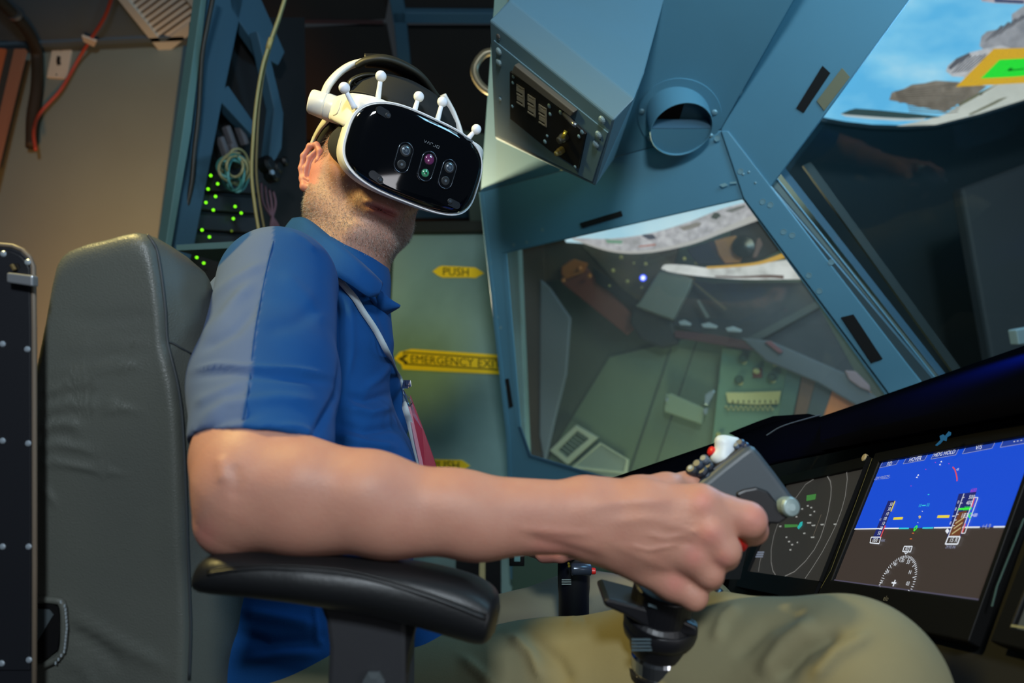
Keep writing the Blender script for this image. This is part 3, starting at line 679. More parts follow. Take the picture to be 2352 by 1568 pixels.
# hand
wr = [W(1350, 1155, .572), W(1352, 1185, .570), W(1352, 1212, .570), W(1356, 1238, .572)]
mc = [W(1608, 1158, .562), W(1628, 1218, .555), W(1590, 1275, .557), W(1540, 1335, .566)]
for w_, m_, r0, r1 in zip(wr, mc, (.021, .020, .019, .016), (.0155, .0148, .0143, .0135)): b.cone(w_, m_, r0, r1, .014)
b.cone((mc[0]+wr[0])/2, (mc[2]+wr[2])/2, .017, .016, .014)
for m_, r in zip(mc, (.0135, .0142, .0138, .0125)): b.ell(m_ - F_*.004, (r, r, r*.95), None, .008)
th_ = [W(1395, 1158, .585), W(1470, 1142, .600), W(1530, 1128, .612), W(1580, 1122, .628), W(1625, 1112, .640), W(1655, 1112, .650)]
b.chain(th_, [.020, .0165, .0140, .0128, .0120, .0095], .012)
fing = [
 ([mc[0], W(1718, 1194, .560), W(1728, 1216, .582), W(1700, 1232, .600)], [.0150, .0142, .0122, .0100]),
 ([mc[1], W(1662, 1262, .548), W(1664, 1275, .574), W(1625, 1262, .598)], [.0140, .0130, .0116, .0100]),
 ([mc[2], W(1626, 1314, .552), W(1630, 1322, .576), W(1590, 1310, .600)], [.0134, .0120, .0108, .0095]),
 ([mc[3], W(1592, 1368, .558), W(1598, 1368, .580), W(1562, 1356, .602)], [.0124, .0110, .0098, .0088])]
for pp, rr in fing:
    f_ = SDF(); f_.chain(pp, rr, .004); b.add(f_, .0055)
# far arm and hand
b.chain([Sf, W(875, 1130, 1.10)], [.045, .038], .02)
b.chain([W(875, 1135, 1.10), W(1190, 1225, .97)], [.036, .024], .02)
b.chain([W(1190, 1225, .97), W(1262, 1255, .90)], [.024, .020], .015)
for i in range(4):
    b.chain([W(1250 + 14*i, 1262 - 16*i + 8, .885 - .006*i), W(1288 + 16*i, 1272 - 16*i, .872 - .005*i), W(1340 + 8*i, 1262 - 16*i, .90), W(1330, 1250 - 14*i, .925)], [.0125, .0105, .0095, .0085], .004)
b.chain([W(1225, 1240, .93), W(1275, 1225, .945), W(1320, 1215, .94)], [.014, .012, .010], .01)

BV = .0022
P, Q = b.mesh((-.47, .42, .46), (.24, 1.34, 1.40), BV)
P = smooth_np(P, Q, 2)
P = creases(P, Q, [
  ([(1478, 1225), (1530, 1236), (1595, 1222)], 5, .0010), ([(1440, 1250), (1490, 1262), (1560, 1250)], 5, .0012),
  ([(1515, 1203), (1570, 1213), (1610, 1225)], 5, .0009), ([(1200, 1232), (1290, 1256), (1400, 1290)], 12, -.0014),
  ([(1180, 1213), (1290, 1222), (1370, 1226)], 9, .0010), ([(1345, 1165), (1450, 1150), (1560, 1150)], 12, .0008),
  ([(1380, 1200), (1480, 1192), (1590, 1200)], 12, .0008), ([(1390, 1240), (1480, 1280), (1560, 1320)], 12, .0008),
  ([(505, 1040), (512, 1085), (514, 1110)], 14, .0016), ([(535, 1060), (545, 1110), (535, 1150)], 16, -.0012),
  ([(1560, 1255), (1575, 1245), (1590, 1250)], 6, -.001),
], .4, .66)
bodyme = np_mesh(P, Q, 'body')
L = hloc(P)
def sstep(a, b_, x): t = np.clip((x-a)/(b_-a), 0, 1); return t*t*(3-2*t)
ishead = (np.abs(L[:, 0]) < .11) & (L[:, 1] > -.16) & (L[:, 1] < .14) & (np.abs(L[:, 2]) < .14)
jaw = sstep(-.015, -.045, L[:, 1]) * sstep(-.030, -.012, L[:, 2]) * (1 - sstep(-.118, -.150, L[:, 1])*(1)) * ishead
lips = np.exp(-((L[:, 1]+.0732)/.0085)**2 - (L[:, 0]/.021)**4) * sstep(.07, .09, L[:, 2]) * ishead
cheek = np.exp(-((L[:, 1]+.035)/.022)**2) * sstep(.03, .06, L[:, 2]) * (np.abs(L[:, 0]) > .02)
ear = ishead * sstep(.071, .077, np.abs(L[:, 0])) * (L[:, 1] > -.062) * (L[:, 1] < .03)
beard = np.clip(jaw*(1-lips*1.5) * (1 - .75*cheek) * (1-ear), 0, 1)
setattrf(bodyme, 'beard', beard*.42); setattrf(bodyme, 'lips', lips*.75); setattrf(bodyme, 'ear', ear*.55)
hx, hy, hd = proj(P)
red = np.zeros(len(P))
for (a, c, w) in ((1632, 1227, 26), (1595, 1276, 24), (1550, 1338, 24), (1735, 1185, 30), (1615, 1150, 24), (1660, 1285, 20), (470, 1225, 30), (1270, 1285, 60)):
    red += np.exp(-((hx-a)**2 + (hy-c)**2)/w**2)
setattrf(bodyme, 'red', np.clip(red, 0, 1)*.40*(hd < .95)*(hx > 400)*(1-ishead))
scalp = ishead * np.clip(sstep(.012, .03, L[:, 1]) + sstep(-.02, -.045, L[:, 2])*sstep(-.075, -.05, L[:, 1]), 0, 1)*(1-ear)
setattrf(bodyme, 'scalp', scalp*.8)
skin = mat('skin', '#b78470', rough=.52, spec=.35, sss=.12, bump=(420, .4, .0007), noise=(60, '#ae7564', .35), attr=[('beard', '#97857b'), ('lips', '#a2565a'), ('ear', '#cf7f74'), ('red', '#c4706a'), ('scalp', '#5a4a40')])
person = thing('person', 'seated man in a blue polo shirt and khaki trousers gripping a black control stick', 'person', (-.27, .93, .0))
link('body', bodyme, skin, person)
# ears
def make_ear(s):
    b = SDF(); ef = (HN*.86 - HL*s*.50).normalized(); eu = (HU*.98 - HN*.18).normalized(); en = ef.cross(eu)*(-s); en = en if en.dot(HL*s) > 0 else -en
    E0 = H(s*.0795, -.038, -.004 if s < 0 else -.022)
    def E(a, u, c): return E0 + ef*a + eu*u + en*c
    pts = [(.003, -.003, .001), (.010, .010, .003), (.009, .024, .003), (.000, .032, .003), (-.011, .028, .004), (-.0175, .012, .0045), (-.0165, -.006, .004), (-.011, -.020, .002), (-.004, -.030, .001), (.005, -.030, -.001), (.009, -.018, -.002)]
    pp = [E(*p) for p in pts]
    b.chain(pp, [.0026, .0030, .0034, .0036, .0036, .0036, .0036, .0042, .0062, .0058, .004], .004)
    b.ell(E(-.003, .001, -.0025), (.0028, .027, .0145), np.array([list(en), list(eu), list(ef)]), .005)
    b.chain([E(.001, .024, .001), E(-.008, .012, .0028), E(-.009, -.004, .0032), E(-.004, -.017, .0025), E(.002, -.020, .002)], [.0026, .0028, .0030, .0034, .003], .003)
    b.chain([E(.001, .024, .001), E(-.005, .018, .002)], [.002, .002], .003)
    b.cone(E(.0095, -.003, .001), E(.0085, -.011, .003), .0040, .0034, .004)
    b.ell(E(.001, -.006, .004), (.0055, .011, .0065), np.array([list(en), list(eu), list(ef)]), .003, sub=True)
    lo_ = np.min([list(p) for p in pp], 0) - .014; hi_ = np.max([list(p) for p in pp], 0) + .014
    P, Q = b.mesh(lo_, hi_, .0008, 12); P = smooth_np(P, Q, 2)

    return np_mesh(P, Q, 'ear')
earm = mat('ear_skin', '#c48674', rough=.5, spec=.35, sss=.25, bump=(420, .2, .0005), noise=(40, '#b8705f', .5))
for s in (-1, 1): link('ear', make_ear(s), earm, person)
del P, Q
# --- stubble and hair: short blades standing on the skin
def blades(name, wts, n, length, width, dirf, mats, label=None):
    co = np.empty(len(bodyme.vertices)*3, np.float32); bodyme.vertices.foreach_get('co', co); co = co.reshape(-1, 3)
    no = np.empty_like(co).ravel(); bodyme.vertices.foreach_get('normal', no); no = no.reshape(-1, 3)
    w = np.clip(wts, 0, None); w = w/w.sum(); rs = np.random.RandomState(3)
    ix = rs.choice(len(co), n, p=w); p = co[ix] + rs.normal(0, BV*.45, (n, 3)); nn = no[ix]
    p = p - nn*0.0006; d = dirf(nn, rs, n, hloc(co[ix])); d /= np.linalg.norm(d, axis=1, keepdims=True)
    s = np.cross(d, rs.normal(0, 1, (n, 3))); s /= np.linalg.norm(s, axis=1, keepdims=True)
    ln = length*(.6+.8*rs.rand(n))[:, None]; wd_ = width
    s2 = np.cross(d, s)
    V = np.stack([p + s*wd_, p - s*wd_*.5 + s2*wd_*.87, p - s*wd_*.5 - s2*wd_*.87, p + d*ln], 1).reshape(-1, 3)
    i4 = np.arange(n)*4; T = np.concatenate([np.stack([i4, i4+1, i4+3], 1), np.stack([i4+1, i4+2, i4+3], 1), np.stack([i4+2, i4, i4+3], 1)])
    me = np_mesh(V, T, name); mi = rs.choice(len(mats[0]), n, p=mats[1])
    for m in mats[0]: me.materials.append(m)
    me.polygons.foreach_set('material_index', np.concatenate([mi, mi, mi]).astype(np.int32)); o = link(name, me, None, person); o['kind'] = 'stuff'; return o
hgrey = mat('hair_grey', '#c9c2bb', rough=.45); hdark = mat('hair_dark', '#3a2f28', rough=.5); hmid = mat('hair_brown', '#7d6a59', rough=.5)
downv, fwdv, leftv = -np.array(HU), np.array(HN), np.array(HL)
bw = beard*(beard > .12)*np.exp(-((L[:, 1]+.090)/.06)**2); chin = np.exp(-((L[:, 1]+.112)/.030)**2)
blades('beard', bw*(.65+1.3*chin), 17000, .0036, .00016, lambda nn, rs, n, l: nn*.75 + downv*.75 + rs.normal(0, .28, (n, 3)), ([hgrey, hdark, hmid], [.60, .16, .24]))
hw = scalp*((L[:, 1] < .075))*(np.abs(L[:, 0]) > .02)
side = ishead*(1-ear)*sstep(-.04, -.02, L[:, 1])*(L[:, 2] < .022)*(L[:, 2] > -.1)
blades('hair', np.maximum(hw, side*.8)*(L[:, 1] < .06), 12000, .008, .00018, lambda nn, rs, n, l: nn*.45 + downv*.7 - fwdv*.25 + rs.normal(0, .2, (n, 3)), ([hgrey, hdark, hmid], [.22, .38, .40]))
# --- polo shirt
sl = SDF(); sl.cone(Sn, W(611, 880, .680), .0655, .0665, .02); sl.cone(W(611, 880, .680), W(600, 1090, .580), .0670, .0590, .02)
hc = W(585, 1040, .62); hn = (W(574, 1060, .590) - W(600, 850, .715)).normalized()
hn = (-U_ - F_*.42 - R_*.04).normalized()
cavity = SDF(); cavity.cone(W(592, 850, .700), W(574, 1085, .583), .052, .0485, .01)
sl.half(hc, hn, .004)
sh = SDF()
sh.ell((-.305, .95, .90), (.130, .170, .155), None, .03)
sh.cone((-.315, .83, .965), (-.30, 1.10, .965), .060, .060, .05)
sh.ell((-.262, .93, .735), (.150, .162, .150), None, .06)
sh.ell((-.270, .93, .575), (.148, .172, .110), None, .05)
sh.cone(W(772, 640, .97), (-.30, .95, .95), .068, .09, .04)
sh.cone(W(772, 660, .955), W(765, 780, .95), .068, .080, .03)
sh.cone((-.30, 1.08, .96), W(850, 960, 1.12), .075, .062, .04)
sh.cone((-.31, .85, .955), Sn, .055, .058, .03)
sh.add(sl, .018)
sh.cone(Sf, W(842, 950, 1.125), .064, .057, .03)
sh.ell(W(975, 1478, .82), (.052, .10, .060), None, .03)
sh.half((-.27, .93, .50), (0, 0, -1), .006)
P, Q = sh.mesh((-.47, .5, .46), (.06, 1.36, 1.12), .0032)
P = smooth_np(P, Q, 3)
P = creases(P, Q, [
  ([(436, 850), (500, 838), (585, 845), (680, 850), (770, 862)], 6, .0035), ([(436, 868), (520, 856), (600, 864), (700, 872), (765, 880)], 8, -.003),
  ([(455, 700), (530, 650), (615, 600)], 12, .004), ([(440, 780), (510, 730), (590, 640)], 14, .005), ([(450, 810), (540, 760), (600, 690)], 12, -.003),
  ([(440, 930), (500, 905), (560, 880)], 12, .003), ([(445, 980), (520, 930), (640, 915), (740, 925)], 14, .0035), ([(450, 1000), (520, 965), (600, 950)], 9, -.002),
  ([(770, 620), (786, 700), (790, 800), (778, 900), (745, 960), (712, 1010)], 8, -.007), ([(800, 640), (806, 720), (808, 800), (795, 880)], 10, .003),
  ([(640, 620), (700, 680), (760, 760)], 16, .0025), ([(600, 760), (680, 740), (760, 690)], 18, -.002),
  ([(790, 905), (840, 920), (900, 905), (930, 885)], 10, -.006), ([(785, 935), (850, 950), (920, 930)], 10, .006),
  ([(770, 970), (840, 990), (900, 980), (945, 990)], 10, -.006), ([(760, 1000), (840, 1020), (920, 1030)], 11, .006), ([(830, 900), (870, 870), (910, 830)], 9, .003),
  ([(640, 980), (690, 985), (720, 1000)], 10, .003), ([(560, 990), (620, 975), (680, 985)], 6, .001),
  ([(655, 525), (700, 552), (730, 580)], 6, .002), ([(860, 680), (885, 760), (920, 860)], 9, -.003),
  ([(540, 1400), (640, 1420), (740, 1440)], 16, .006), ([(530, 1450), (620, 1480), (745, 1470)], 16, -.006), ([(540, 1520), (640, 1500), (745, 1500)], 12, .004),
  ([(722, 1380), (728, 1470), (745, 1480)], 6, .003),
  ], .4, 1.05)
me = np_mesh(P, Q, 'polo_shirt'); x, y, d = proj(P)
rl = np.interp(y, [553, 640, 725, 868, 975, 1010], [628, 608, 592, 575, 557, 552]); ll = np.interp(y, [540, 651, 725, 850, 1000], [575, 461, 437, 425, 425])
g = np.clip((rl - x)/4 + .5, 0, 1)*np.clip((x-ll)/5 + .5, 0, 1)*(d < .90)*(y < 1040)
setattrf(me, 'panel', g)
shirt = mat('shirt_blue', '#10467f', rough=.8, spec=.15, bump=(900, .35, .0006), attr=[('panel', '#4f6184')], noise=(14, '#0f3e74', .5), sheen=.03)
shirt_o = link('polo_shirt', me, shirt, person)
sbv = BVHTree.FromPolygons([Vector(p) for p in P], [tuple(int(i) for i in q) for q in Q])
def surf(px, py, lift=.002, bv=sbv):
    r = ray(px, py).normalized(); h = bv.ray_cast(CAM, r)
    return (h[0] + h[1]*lift) if h[0] is not None else None
# sleeve hem band
hemu, hemv, _ = basis(hn)
# collar
def strip(a, b_, k=6):
    A, B_ = spline(a, k), spline(b_, k); n = len(A); M = [A[i].lerp(B_[i], .5) + (CAM - A[i]).normalized()*.006 for i in range(n)]
    v = A + M + B_; f = [(i, i+1, n+i+1, n+i) for i in range(n-1)] + [(n+i, n+i+1, 2*n+i+1, 2*n+i) for i in range(n-1)]
    return v, f
ct = [W(*q) for q in ((672, 502, .99), (706, 504, .935), (768, 552, .885), (812, 588, .872), (850, 622, .880), (879, 652, .898))]
cb = [W(*q) for q in ((652, 528, .97), (700, 560, .885), (758, 622, .858), (806, 655, .858), (846, 681, .868), (868, 677, .886))]
v, f = strip(ct, cb); me = mesh(v, f); link('collar', me, shirt, person, smooth=True, solid=.0035, sub=1)
v, f = strip([W(868, 664, .905), W(880, 672, .92), W(896, 686, .93), W(919, 702, .94)], [W(862, 700, .92), W(874, 725, .935), W(886, 722, .94), W(916, 705, .945)], 5)
link('collar', mesh(v, f), shirt, person, smooth=True, solid=.003)
v, f = strip([W(846, 680, .885), W(862, 705, .92), W(876, 735, .935), W(884, 765, .945)], [W(858, 680, .90), W(880, 700, .945), W(888, 735, .95), W(889, 765, .95)], 5)
link('placket', mesh(v, f), shirt, person, smooth=True, solid=.003)
# armhole seam and shoulder seam, thin raised threads
def seam(pts, r=.0009, m=None, lift=.0003, parent=person, name='seam', bv=None):
    s = [surf(x_, y_, lift, bv or sbv) for x_, y_ in pts]; s = [q for q in s if q is not None]
    link(name, tube(spline(s, 6), r, 6), m or shirt, parent, smooth=True)
seam([(628, 554), (614, 610), (600, 680), (590, 735), (582, 790), (575, 860), (566, 920), (558, 965)], .0006)
# --- trousers
kn, kf = W(1960, 1578, .565), W(1590, 1432, .98)
tr = SDF()
tr.chain([(-.25, .83, .50), W(1250, 1640, .74), W(1600, 1570, .655), kn], [.085, .088, .078, .069], .03)
tr.chain([(-.25, 1.02, .47), W(1345, 1455, 1.03), kf], [.09, .082, .066], .03)
tr.ell((-.27, .93, .50), (.135, .165, .09), None, .04)
tr.cone(kn, kn + Vector((.06, .05, -.42)), .064, .052, .02); tr.cone(kf, kf + Vector((.10, .0, -.42)), .064, .052, .02)
P, Q = tr.mesh((-.45, .3, .04), (.52, 1.25, .74), .0038); P = smooth_np(P, Q, 3)
P = creases(P, Q, [
  ([(1340, 1330), (1332, 1380), (1345, 1430)], 7, -.006), ([(1320, 1335), (1318, 1380), (1310, 1440)], 8, .004),
  ([(1170, 1455), (1220, 1500), (1250, 1568)], 12, .006), ([(1200, 1445), (1280, 1520), (1310, 1580)], 18, -.005),
  ([(1740, 1560), (1800, 1480), (1880, 1420)], 20, .006), ([(1780, 1568), (1850, 1490), (1940, 1440)], 18, -.007), ([(1680, 1520), (1760, 1440), (1860, 1390)], 18, -.004),
  ([(1860, 1568), (1920, 1500), (2010, 1450)], 16, .005), 
  ([(1640, 1480), (1660, 1420), (1700, 1385)], 14, .004), ([(1480, 1330), (1560, 1345), (1640, 1340)], 16, .004), ([(1050, 1500), (1120, 1560), (1160, 1600)], 12, .004),
  ], .4, 1.2)
khaki = mat('khaki', '#7c7558', rough=.85, spec=.2, bump=(700, .3, .0006), noise=(9, '#6f694f', .6), sheen=.02)
tme = np_mesh(P, Q, 'trousers'); link('trousers', tme, khaki, person)
tbv = BVHTree.FromPolygons([Vector(p) for p in P], [tuple(int(i) for i in q) for q in Q])
shoe = mat('shoe_black', '#15130f', rough=.4)
for k_, dx in ((kn, (.06, .05, -.42)), (kf, (.10, .0, -.42))):
    a = k_ + Vector(dx); s_ = SDF(); s_.cone((a.x - .03, a.y, .045), (a.x + .16, a.y, .035), .045, .034, .03); s_.cone((a.x, a.y, .11), (a.x, a.y, .05), .048, .045, .03); s_.half((0, 0, 0.002), (0, 0, -1), .003)
    p_, q_ = s_.mesh((a.x-.1, a.y-.08, -.02), (a.x+.24, a.y+.08, .18), .006); link('shoe', np_mesh(p_, q_), shoe, person)
# ================================================================== headset
def V(x, y, z): return VC + HL*x + HU*y + HN*z      # origin: centre of the front glass
hs = thing('headset', 'white and black mixed reality headset with five white tracking balls on the man', 'headset', V(0, 0, -.08))
white = mat('headset_white', '#e9e7e2', rough=.42, spec=.4); whitem = mat('headset_ivory', '#e3e0d8', rough=.38, spec=.45)
blackp = mat('headset_black', '#121315', rough=.5); fabric = mat('headset_fabric', '#17191a', rough=.85, bump=(900, .4, .0005)); foam = mat('headset_foam', '#1d1f1f', rough=.7)
glass = mat('visor_glass', '#04060a', rough=.05, spec=.6, coat=.6)
def sq(a, w, h, e=2.9):
    c, s = math.cos(a), math.sin(a); r = (abs(c)**e + abs(s)**e)**(-1/e); return w*r*c, h*r*s
NV = 96
HWX, HWY = .0925, .0545
def zc(x): return -.020*abs(x/.1)**4 - .12*x*x
def ring(w, h, z, dx=0, dy=0, e=3.1, curve=1.0, dip=0):
    o = []
    for i in range(NV):
        x, y = sq(2*math.pi*i/NV, w, h, e); yy = y
        if dip and y < 0: yy = y + dip*math.exp(-(x/.018)**2)
        o.append(V(x+dx, yy+dy, z + zc(x)*curve))
    return o
# glass front
rg = [ring(HWX-.0005, HWY-.0005, -.006), ring(HWX-.0012, HWY-.0012, -.001), ring(HWX-.004, HWY-.004, .0022)]
for k in (.90, .8, .65, .5, .35, .2, .08, .01): rg.append(ring((HWX-.004)*k, (HWY-.004)*k, .0026 + .0022*(1-k), e=3.1-(1-k)*.6))
v, f = loft_g(rg); link('front_glass', mesh(v, f), glass, hs, smooth=True)
# white rim and shell
v, f = loft_g([ring(HWX-.003, HWY-.003, -.004), ring(HWX+.0006, HWY+.0006, -.003), ring(HWX+.0018, HWY+.0018, -.006), ring(HWX+.0010, HWY+.0010, -.020), ring(HWX-.001, HWY-.001, -.040), ring(HWX-.008, HWY-.005, -.052), ring(HWX-.02, HWY-.012, -.054)])
link('visor_shell', mesh(v, f), white, hs, smooth=True)
v, f = tube_g([p for p in ring(HWX+.0008, HWY+.0008, -.0035)] + [ring(HWX+.0008, HWY+.0008, -.0035)[0]], .0011, 8, cap=False); link('visor_rim', mesh(v, f), mat('rim_silver', '#f0f0f2', rough=.25), hs, smooth=True)
# face gasket
v, f = loft_g([ring(.088, .044, -.040, dy=0, curve=.9, e=3), ring(.091, .043, -.055, dy=0, curve=.9, e=2.8), ring(.092, .041, -.075, dy=0, curve=.9, e=2.6), ring(.091, .038, -.095, dy=0, curve=.9, e=2.4), ring(.086, .034, -.104, dy=0, curve=.9, e=2.4)])
link('face_gasket', mesh(v, f), fabric, hs, smooth=True)
# camera modules on the glass
chrome = mat('module_ring', '#5a626c', rough=.18, metal=.9); lensm = mat('lens_dark', '#0a0c10', rough=.06, coat=1.0); lensr = mat('lens_ring', '#7f8b96', rough=.2, metal=.6)
iris = mat('lens_iris', '#39424c', rough=.15); gcoat = mat('lens_green', '#3f8f66', rough=.12, coat=1.0, spec=1); pcoat = mat('lens_purple', '#6b2f58', rough=.12, coat=1.0, spec=1)
VP = Plane(V(0, 0, .0046), V(.05, 0, .0046), V(0, .03, .0046))
def vloc(px, py):
    p = VP.at(px, py) - VC; return p.dot(HL), p.dot(HU)
def zs(x, y): k = max(abs(x)/(HWX-.004), abs(y)/(HWY-.004)); return zc(x) + .0026 + .0022*(1-min(k, 1))
def pill(cx, cy, hw, hh, z0, z1, tilt=0):
    o0, o1 = [], []
    for i in range(36):
        a = 2*math.pi*i/36; x = hw*math.cos(a); y = hw*math.sin(a) + math.copysign(hh-hw, math.sin(a))
        xr, yr = x*math.cos(tilt)-y*math.sin(tilt), x*math.sin(tilt)+y*math.cos(tilt)
        o0.append(V(cx+xr, cy+yr, z0)); o1.append(V(cx+xr, cy+yr, z1))
    return o0, o1
def disc(cx, cy, z, r, m, par, name, prof=None):
    link(name, lathe(V(cx, cy, z), HN, prof or [(r, -.0005), (r, .0004), (r*.85, .0007)], 24), m, par, smooth=False)
for (px, py, kind) in ((927, 362, 0), (981, 382, 1), (1028, 400, 0)):
    cx_, cy_ = vloc(px, py); z = zs(cx_, cy_) + .0008
    a0, a1 = pill(cx_, cy_, .0105, .0195, z-.004, z); b0, b1 = pill(cx_, cy_, .0088, .0178, z-.003, z+.0003)
    n = len(a0); r2 = [p + HN*.0006 for p in a1]
    v, f = loft_g([a0, a1, [p.lerp(q, .5) + HN*.0009 for p, q in zip(a1, b1)], b1, b0], cap=False)
    mod = link('camera_module', mesh(v, f), chrome, hs, smooth=True)
    v, f = loft_g([pill(cx_, cy_, .009, .018, z-.002, z-.0002)[0], pill(cx_, cy_, .009, .018, z, z-.0002)[1]]); link('module_window', mesh(v, f), lensm, mod)
    for sy in (.0088, -.0088):
        if kind == 0 and sy > 0:
            disc(cx_, cy_+sy, z, .0072, blackp, mod, 'lens'); disc(cx_, cy_+sy, z+.0006, .0052, lensr, mod, 'lens'); disc(cx_, cy_+sy, z+.0010, .0038, iris, mod, 'lens'); disc(cx_, cy_+sy, z+.0014, .0017, lensr, mod, 'lens')
        elif kind == 0:
            disc(cx_, cy_+sy, z, .0058, blackp, mod, 'lens'); disc(cx_, cy_+sy, z+.0006, .0018, lensr, mod, 'lens')
        else:
            m_ = pcoat if sy > 0 else gcoat; r = .0066 if sy > 0 else .0052
            link('lens', lathe(V(cx_, cy_+sy, z-.0005), HN, [(r, 0), (r, .0006), (r*.8, .0016), (r*.4, .0023), (.0002, .0025)], 24), m_, mod, smooth=True)
            if sy < 0: disc(cx_, cy_+sy, z+.0022, .0012, blackp, mod, 'lens')
# lettering on the glass
lt = mat('glass_print', '#8d939a', rough=.5); cx_, cy_ = vloc(992, 331)
T = []
def stroke(pts, w=.00022):
    for a, b_ in zip(pts[:-1], pts[1:]):
        T.append(tube_g([V(cx_+a[0], cy_+a[1], zs(cx_+a[0], cy_)+.0004), V(cx_+b_[0], cy_+b_[1], zs(cx_+b_[0], cy_)+.0004)], w, 5))
k = .00155; ox = -.0108
for i, g_ in enumerate([[(0, 2), (1.1, 0), (2.2, 2)], [(0, 0), (1.1, 2), (2.2, 0)], [(0, 0), (0, 2), (1.8, 2), (1.8, 1.5)], [(1.6, 2), (1.6, 0), (0, 0), (0, .5)], [(0, 2), (2, 2), (2, 0), (0, 0), (0, 2)]]):
    stroke([(ox + i*.0045 + p[0]*k, (p[1]-1)*k) for p in g_])
v, f = join(T); link('glass_lettering', mesh(v, f), lt, hs)
T = []
cx_, cy_ = vloc(964, 383)
for i in range(11): T.append(box_g(V(cx_, cy_+.010-i*.0019, zs(cx_, cy_)+.0003), HL*(.0008 + .0004*(i % 3 == 0)), HU*.0004, HN*.0001))
v, f = join(T); link('fine_print', mesh(v, f), lt, hs)
# corner trackers
wnd = mat('tracker_window', '#22262b', rough=.2, coat=.5)
for (px, py, tl) in ((886, 258, 1.45), (867, 407, 1.3), (1043, 467, 1.5)):
    cx_, cy_ = vloc(px, py); z = zs(cx_, cy_)
    v, f = loft_g([pill(cx_, cy_, .0048, .0108, z-.003, z, tl)[0], pill(cx_, cy_, .0048, .0108, z, z+.0003 + .0002, tl)[1]]); tk = link('tracker_window', mesh(v, f), wnd, hs)
    dx = .005 if px > 860 and px < 900 else -.005
    if px == 884: dx = -.005
    disc(cx_+dx, cy_-.0012*(1 if dx > 0 else -1), z+.0008, .0036, blackp, tk, 'lens'); disc(cx_+dx, cy_-.0012*(1 if dx > 0 else -1), z+.0014, .0018, iris, tk, 'lens')
# slots on the top rim
T = []
for x_ in (.0, .028, .052): T.append(box_g(V(x_, HWY-.006, zs(x_, .03)-.002), HL*.007, HU*.0014, HN*.001))
v, f = join(T); link('rim_slots', mesh(v, f), mat('slot_grey', '#5c6266', rough=.3), hs)
# side arm (near) and its mirror on the far side
for s in (-1, 1):
    def A(x, y, z): return V(s*x, y, z)
    secs = []
    for (z, x, yc, hh, th) in ((-.012, .058, .0490, .0035, .010), (-.016, .070, .0465, .0060, .009), (-.022, .080, .0400, .0120, .007), (-.030, .0880, .030, .0215, .005), (-.045, .0905, .032, .0215, .006), (-.085, .0925, .038, .0185, .006), (-.105, .0925, .041, .0165, .006), (-.130, .0925, .043, .015, .006)):
        r_ = []
        for i in range(24):
            a, c_ = sq(2*math.pi*i/24, th, hh, 4); r_.append(A(x + a, yc + c_, z))
        secs.append(r_ if s > 0 else r_[::-1])
    v, f = loft_g(secs); link('side_arm', mesh(v, f), white, hs, smooth=True)
    o0, o1 = [], []
    for i in range(32):
        a, c_ = sq(2*math.pi*i/32, .013, .0105, 3.5); o0.append(A(.0980, .037+c_, -.082+a)); o1.append(A(.0990, .037+c_*.94, -.082+a*.94))
    v, f = loft_g([o0, o1]); link('arm_button', mesh(v, f), whitem, hs, bevel=.0006)
    ka = HL*s*.93 - HN*.38
    kn_ = lathe(A(.091, .044, -.128), ka, [(.0175, -.012), (.0178, .004), (.0178, .010), (.0165, .0105), (.0165, .012), (.0172, .0128), (.0160, .030), (.0145, .0325), (.008, .0328)], 40)
    link('hinge_knob', kn_, whitem, hs, smooth=True, bevel=.0004)
    # rear band behind the ear
    pts = [A(.088, .040, -.146), A(.090, .026, -.176), A(.089, .004, -.204), A(.085, -.020, -.222), A(.078, -.042, -.232), A(.064, -.052, -.240)]
    sp = spline(pts, 6); n = len(sp)
    v, f = tube_g(sp, [.011 - .002*i/n for i in range(n)], 14, flat=.35, up=HN); link('rear_band', mesh(v, f), whitem, hs, smooth=True)
    pts = [A(.082, .034, -.150), A(.083, .016, -.176), A(.081, -.004, -.200), A(.074, -.028, -.218), A(.062, -.043, -.232)]
    v, f = tube_g(spline(pts, 6), .013, 12, flat=.5, up=HN); link('rear_pad', mesh(v, f), foam, hs, smooth=True)
# rear cup across the back of the head
rp = [V(-.064, -.050, -.238), V(-.035, -.045, -.258), V(0, -.04, -.266), V(.035, -.045, -.258), V(.064, -.050, -.238)]
v, f = tube_g(spline(rp, 6), .022, 14, flat=.4, up=HU); link('rear_cup', mesh(v, f), foam, hs, smooth=True)
v, f = tube_g(spline([p - HN*.012 for p in rp], 6), .014, 14, flat=.4, up=HU); link('rear_dial_housing', mesh(v, f), whitem, hs, smooth=True)
# white halo from knob over the head, black crown band
hb = [W(742, 226, .935), W(754, 196, .930), W(778, 168, .935), (W(806, 150, .945)), W(838, 141, .955)]
v, f = tube_g(spline(hb, 8), .0115, 16, flat=.42, up=HN); link('halo_band', mesh(v, f), white, hs, smooth=True)
hb2 = [W(838, 139, .95), W(880, 142, .955), W(925, 160, .975), W(965, 193, 1.005), W(995, 232, 1.03), W(1008, 262, 1.05), W(1016, 300, 1.06)]
v, f = tube_g(spline(hb2, 8), [.019]*len(spline(hb2, 8)), 16, flat=.45, up=HN); link('crown_band', mesh(v, f), blackp, hs, smooth=True)
v, f = tube_g(spline([W(822, 150, .94), W(845, 138, .935), W(885, 134, .935), W(930, 150, .95), W(968, 176, .97), W(1000, 220, 1.0)], 8), .010, 12, flat=.5, up=HN); link('crown_cover', mesh(v, f), mat('crown_grey', '#26261f', rough=.55), hs, smooth=True)
v, f = tube_g(spline([V(.098, .05, -.128), V(.098, .08, -.140), V(.08, .11, -.15), V(.055, .13, -.15)], 8), .0115, 16, flat=.42, up=HN); link('halo_band', mesh(v, f), white, hs, smooth=True)
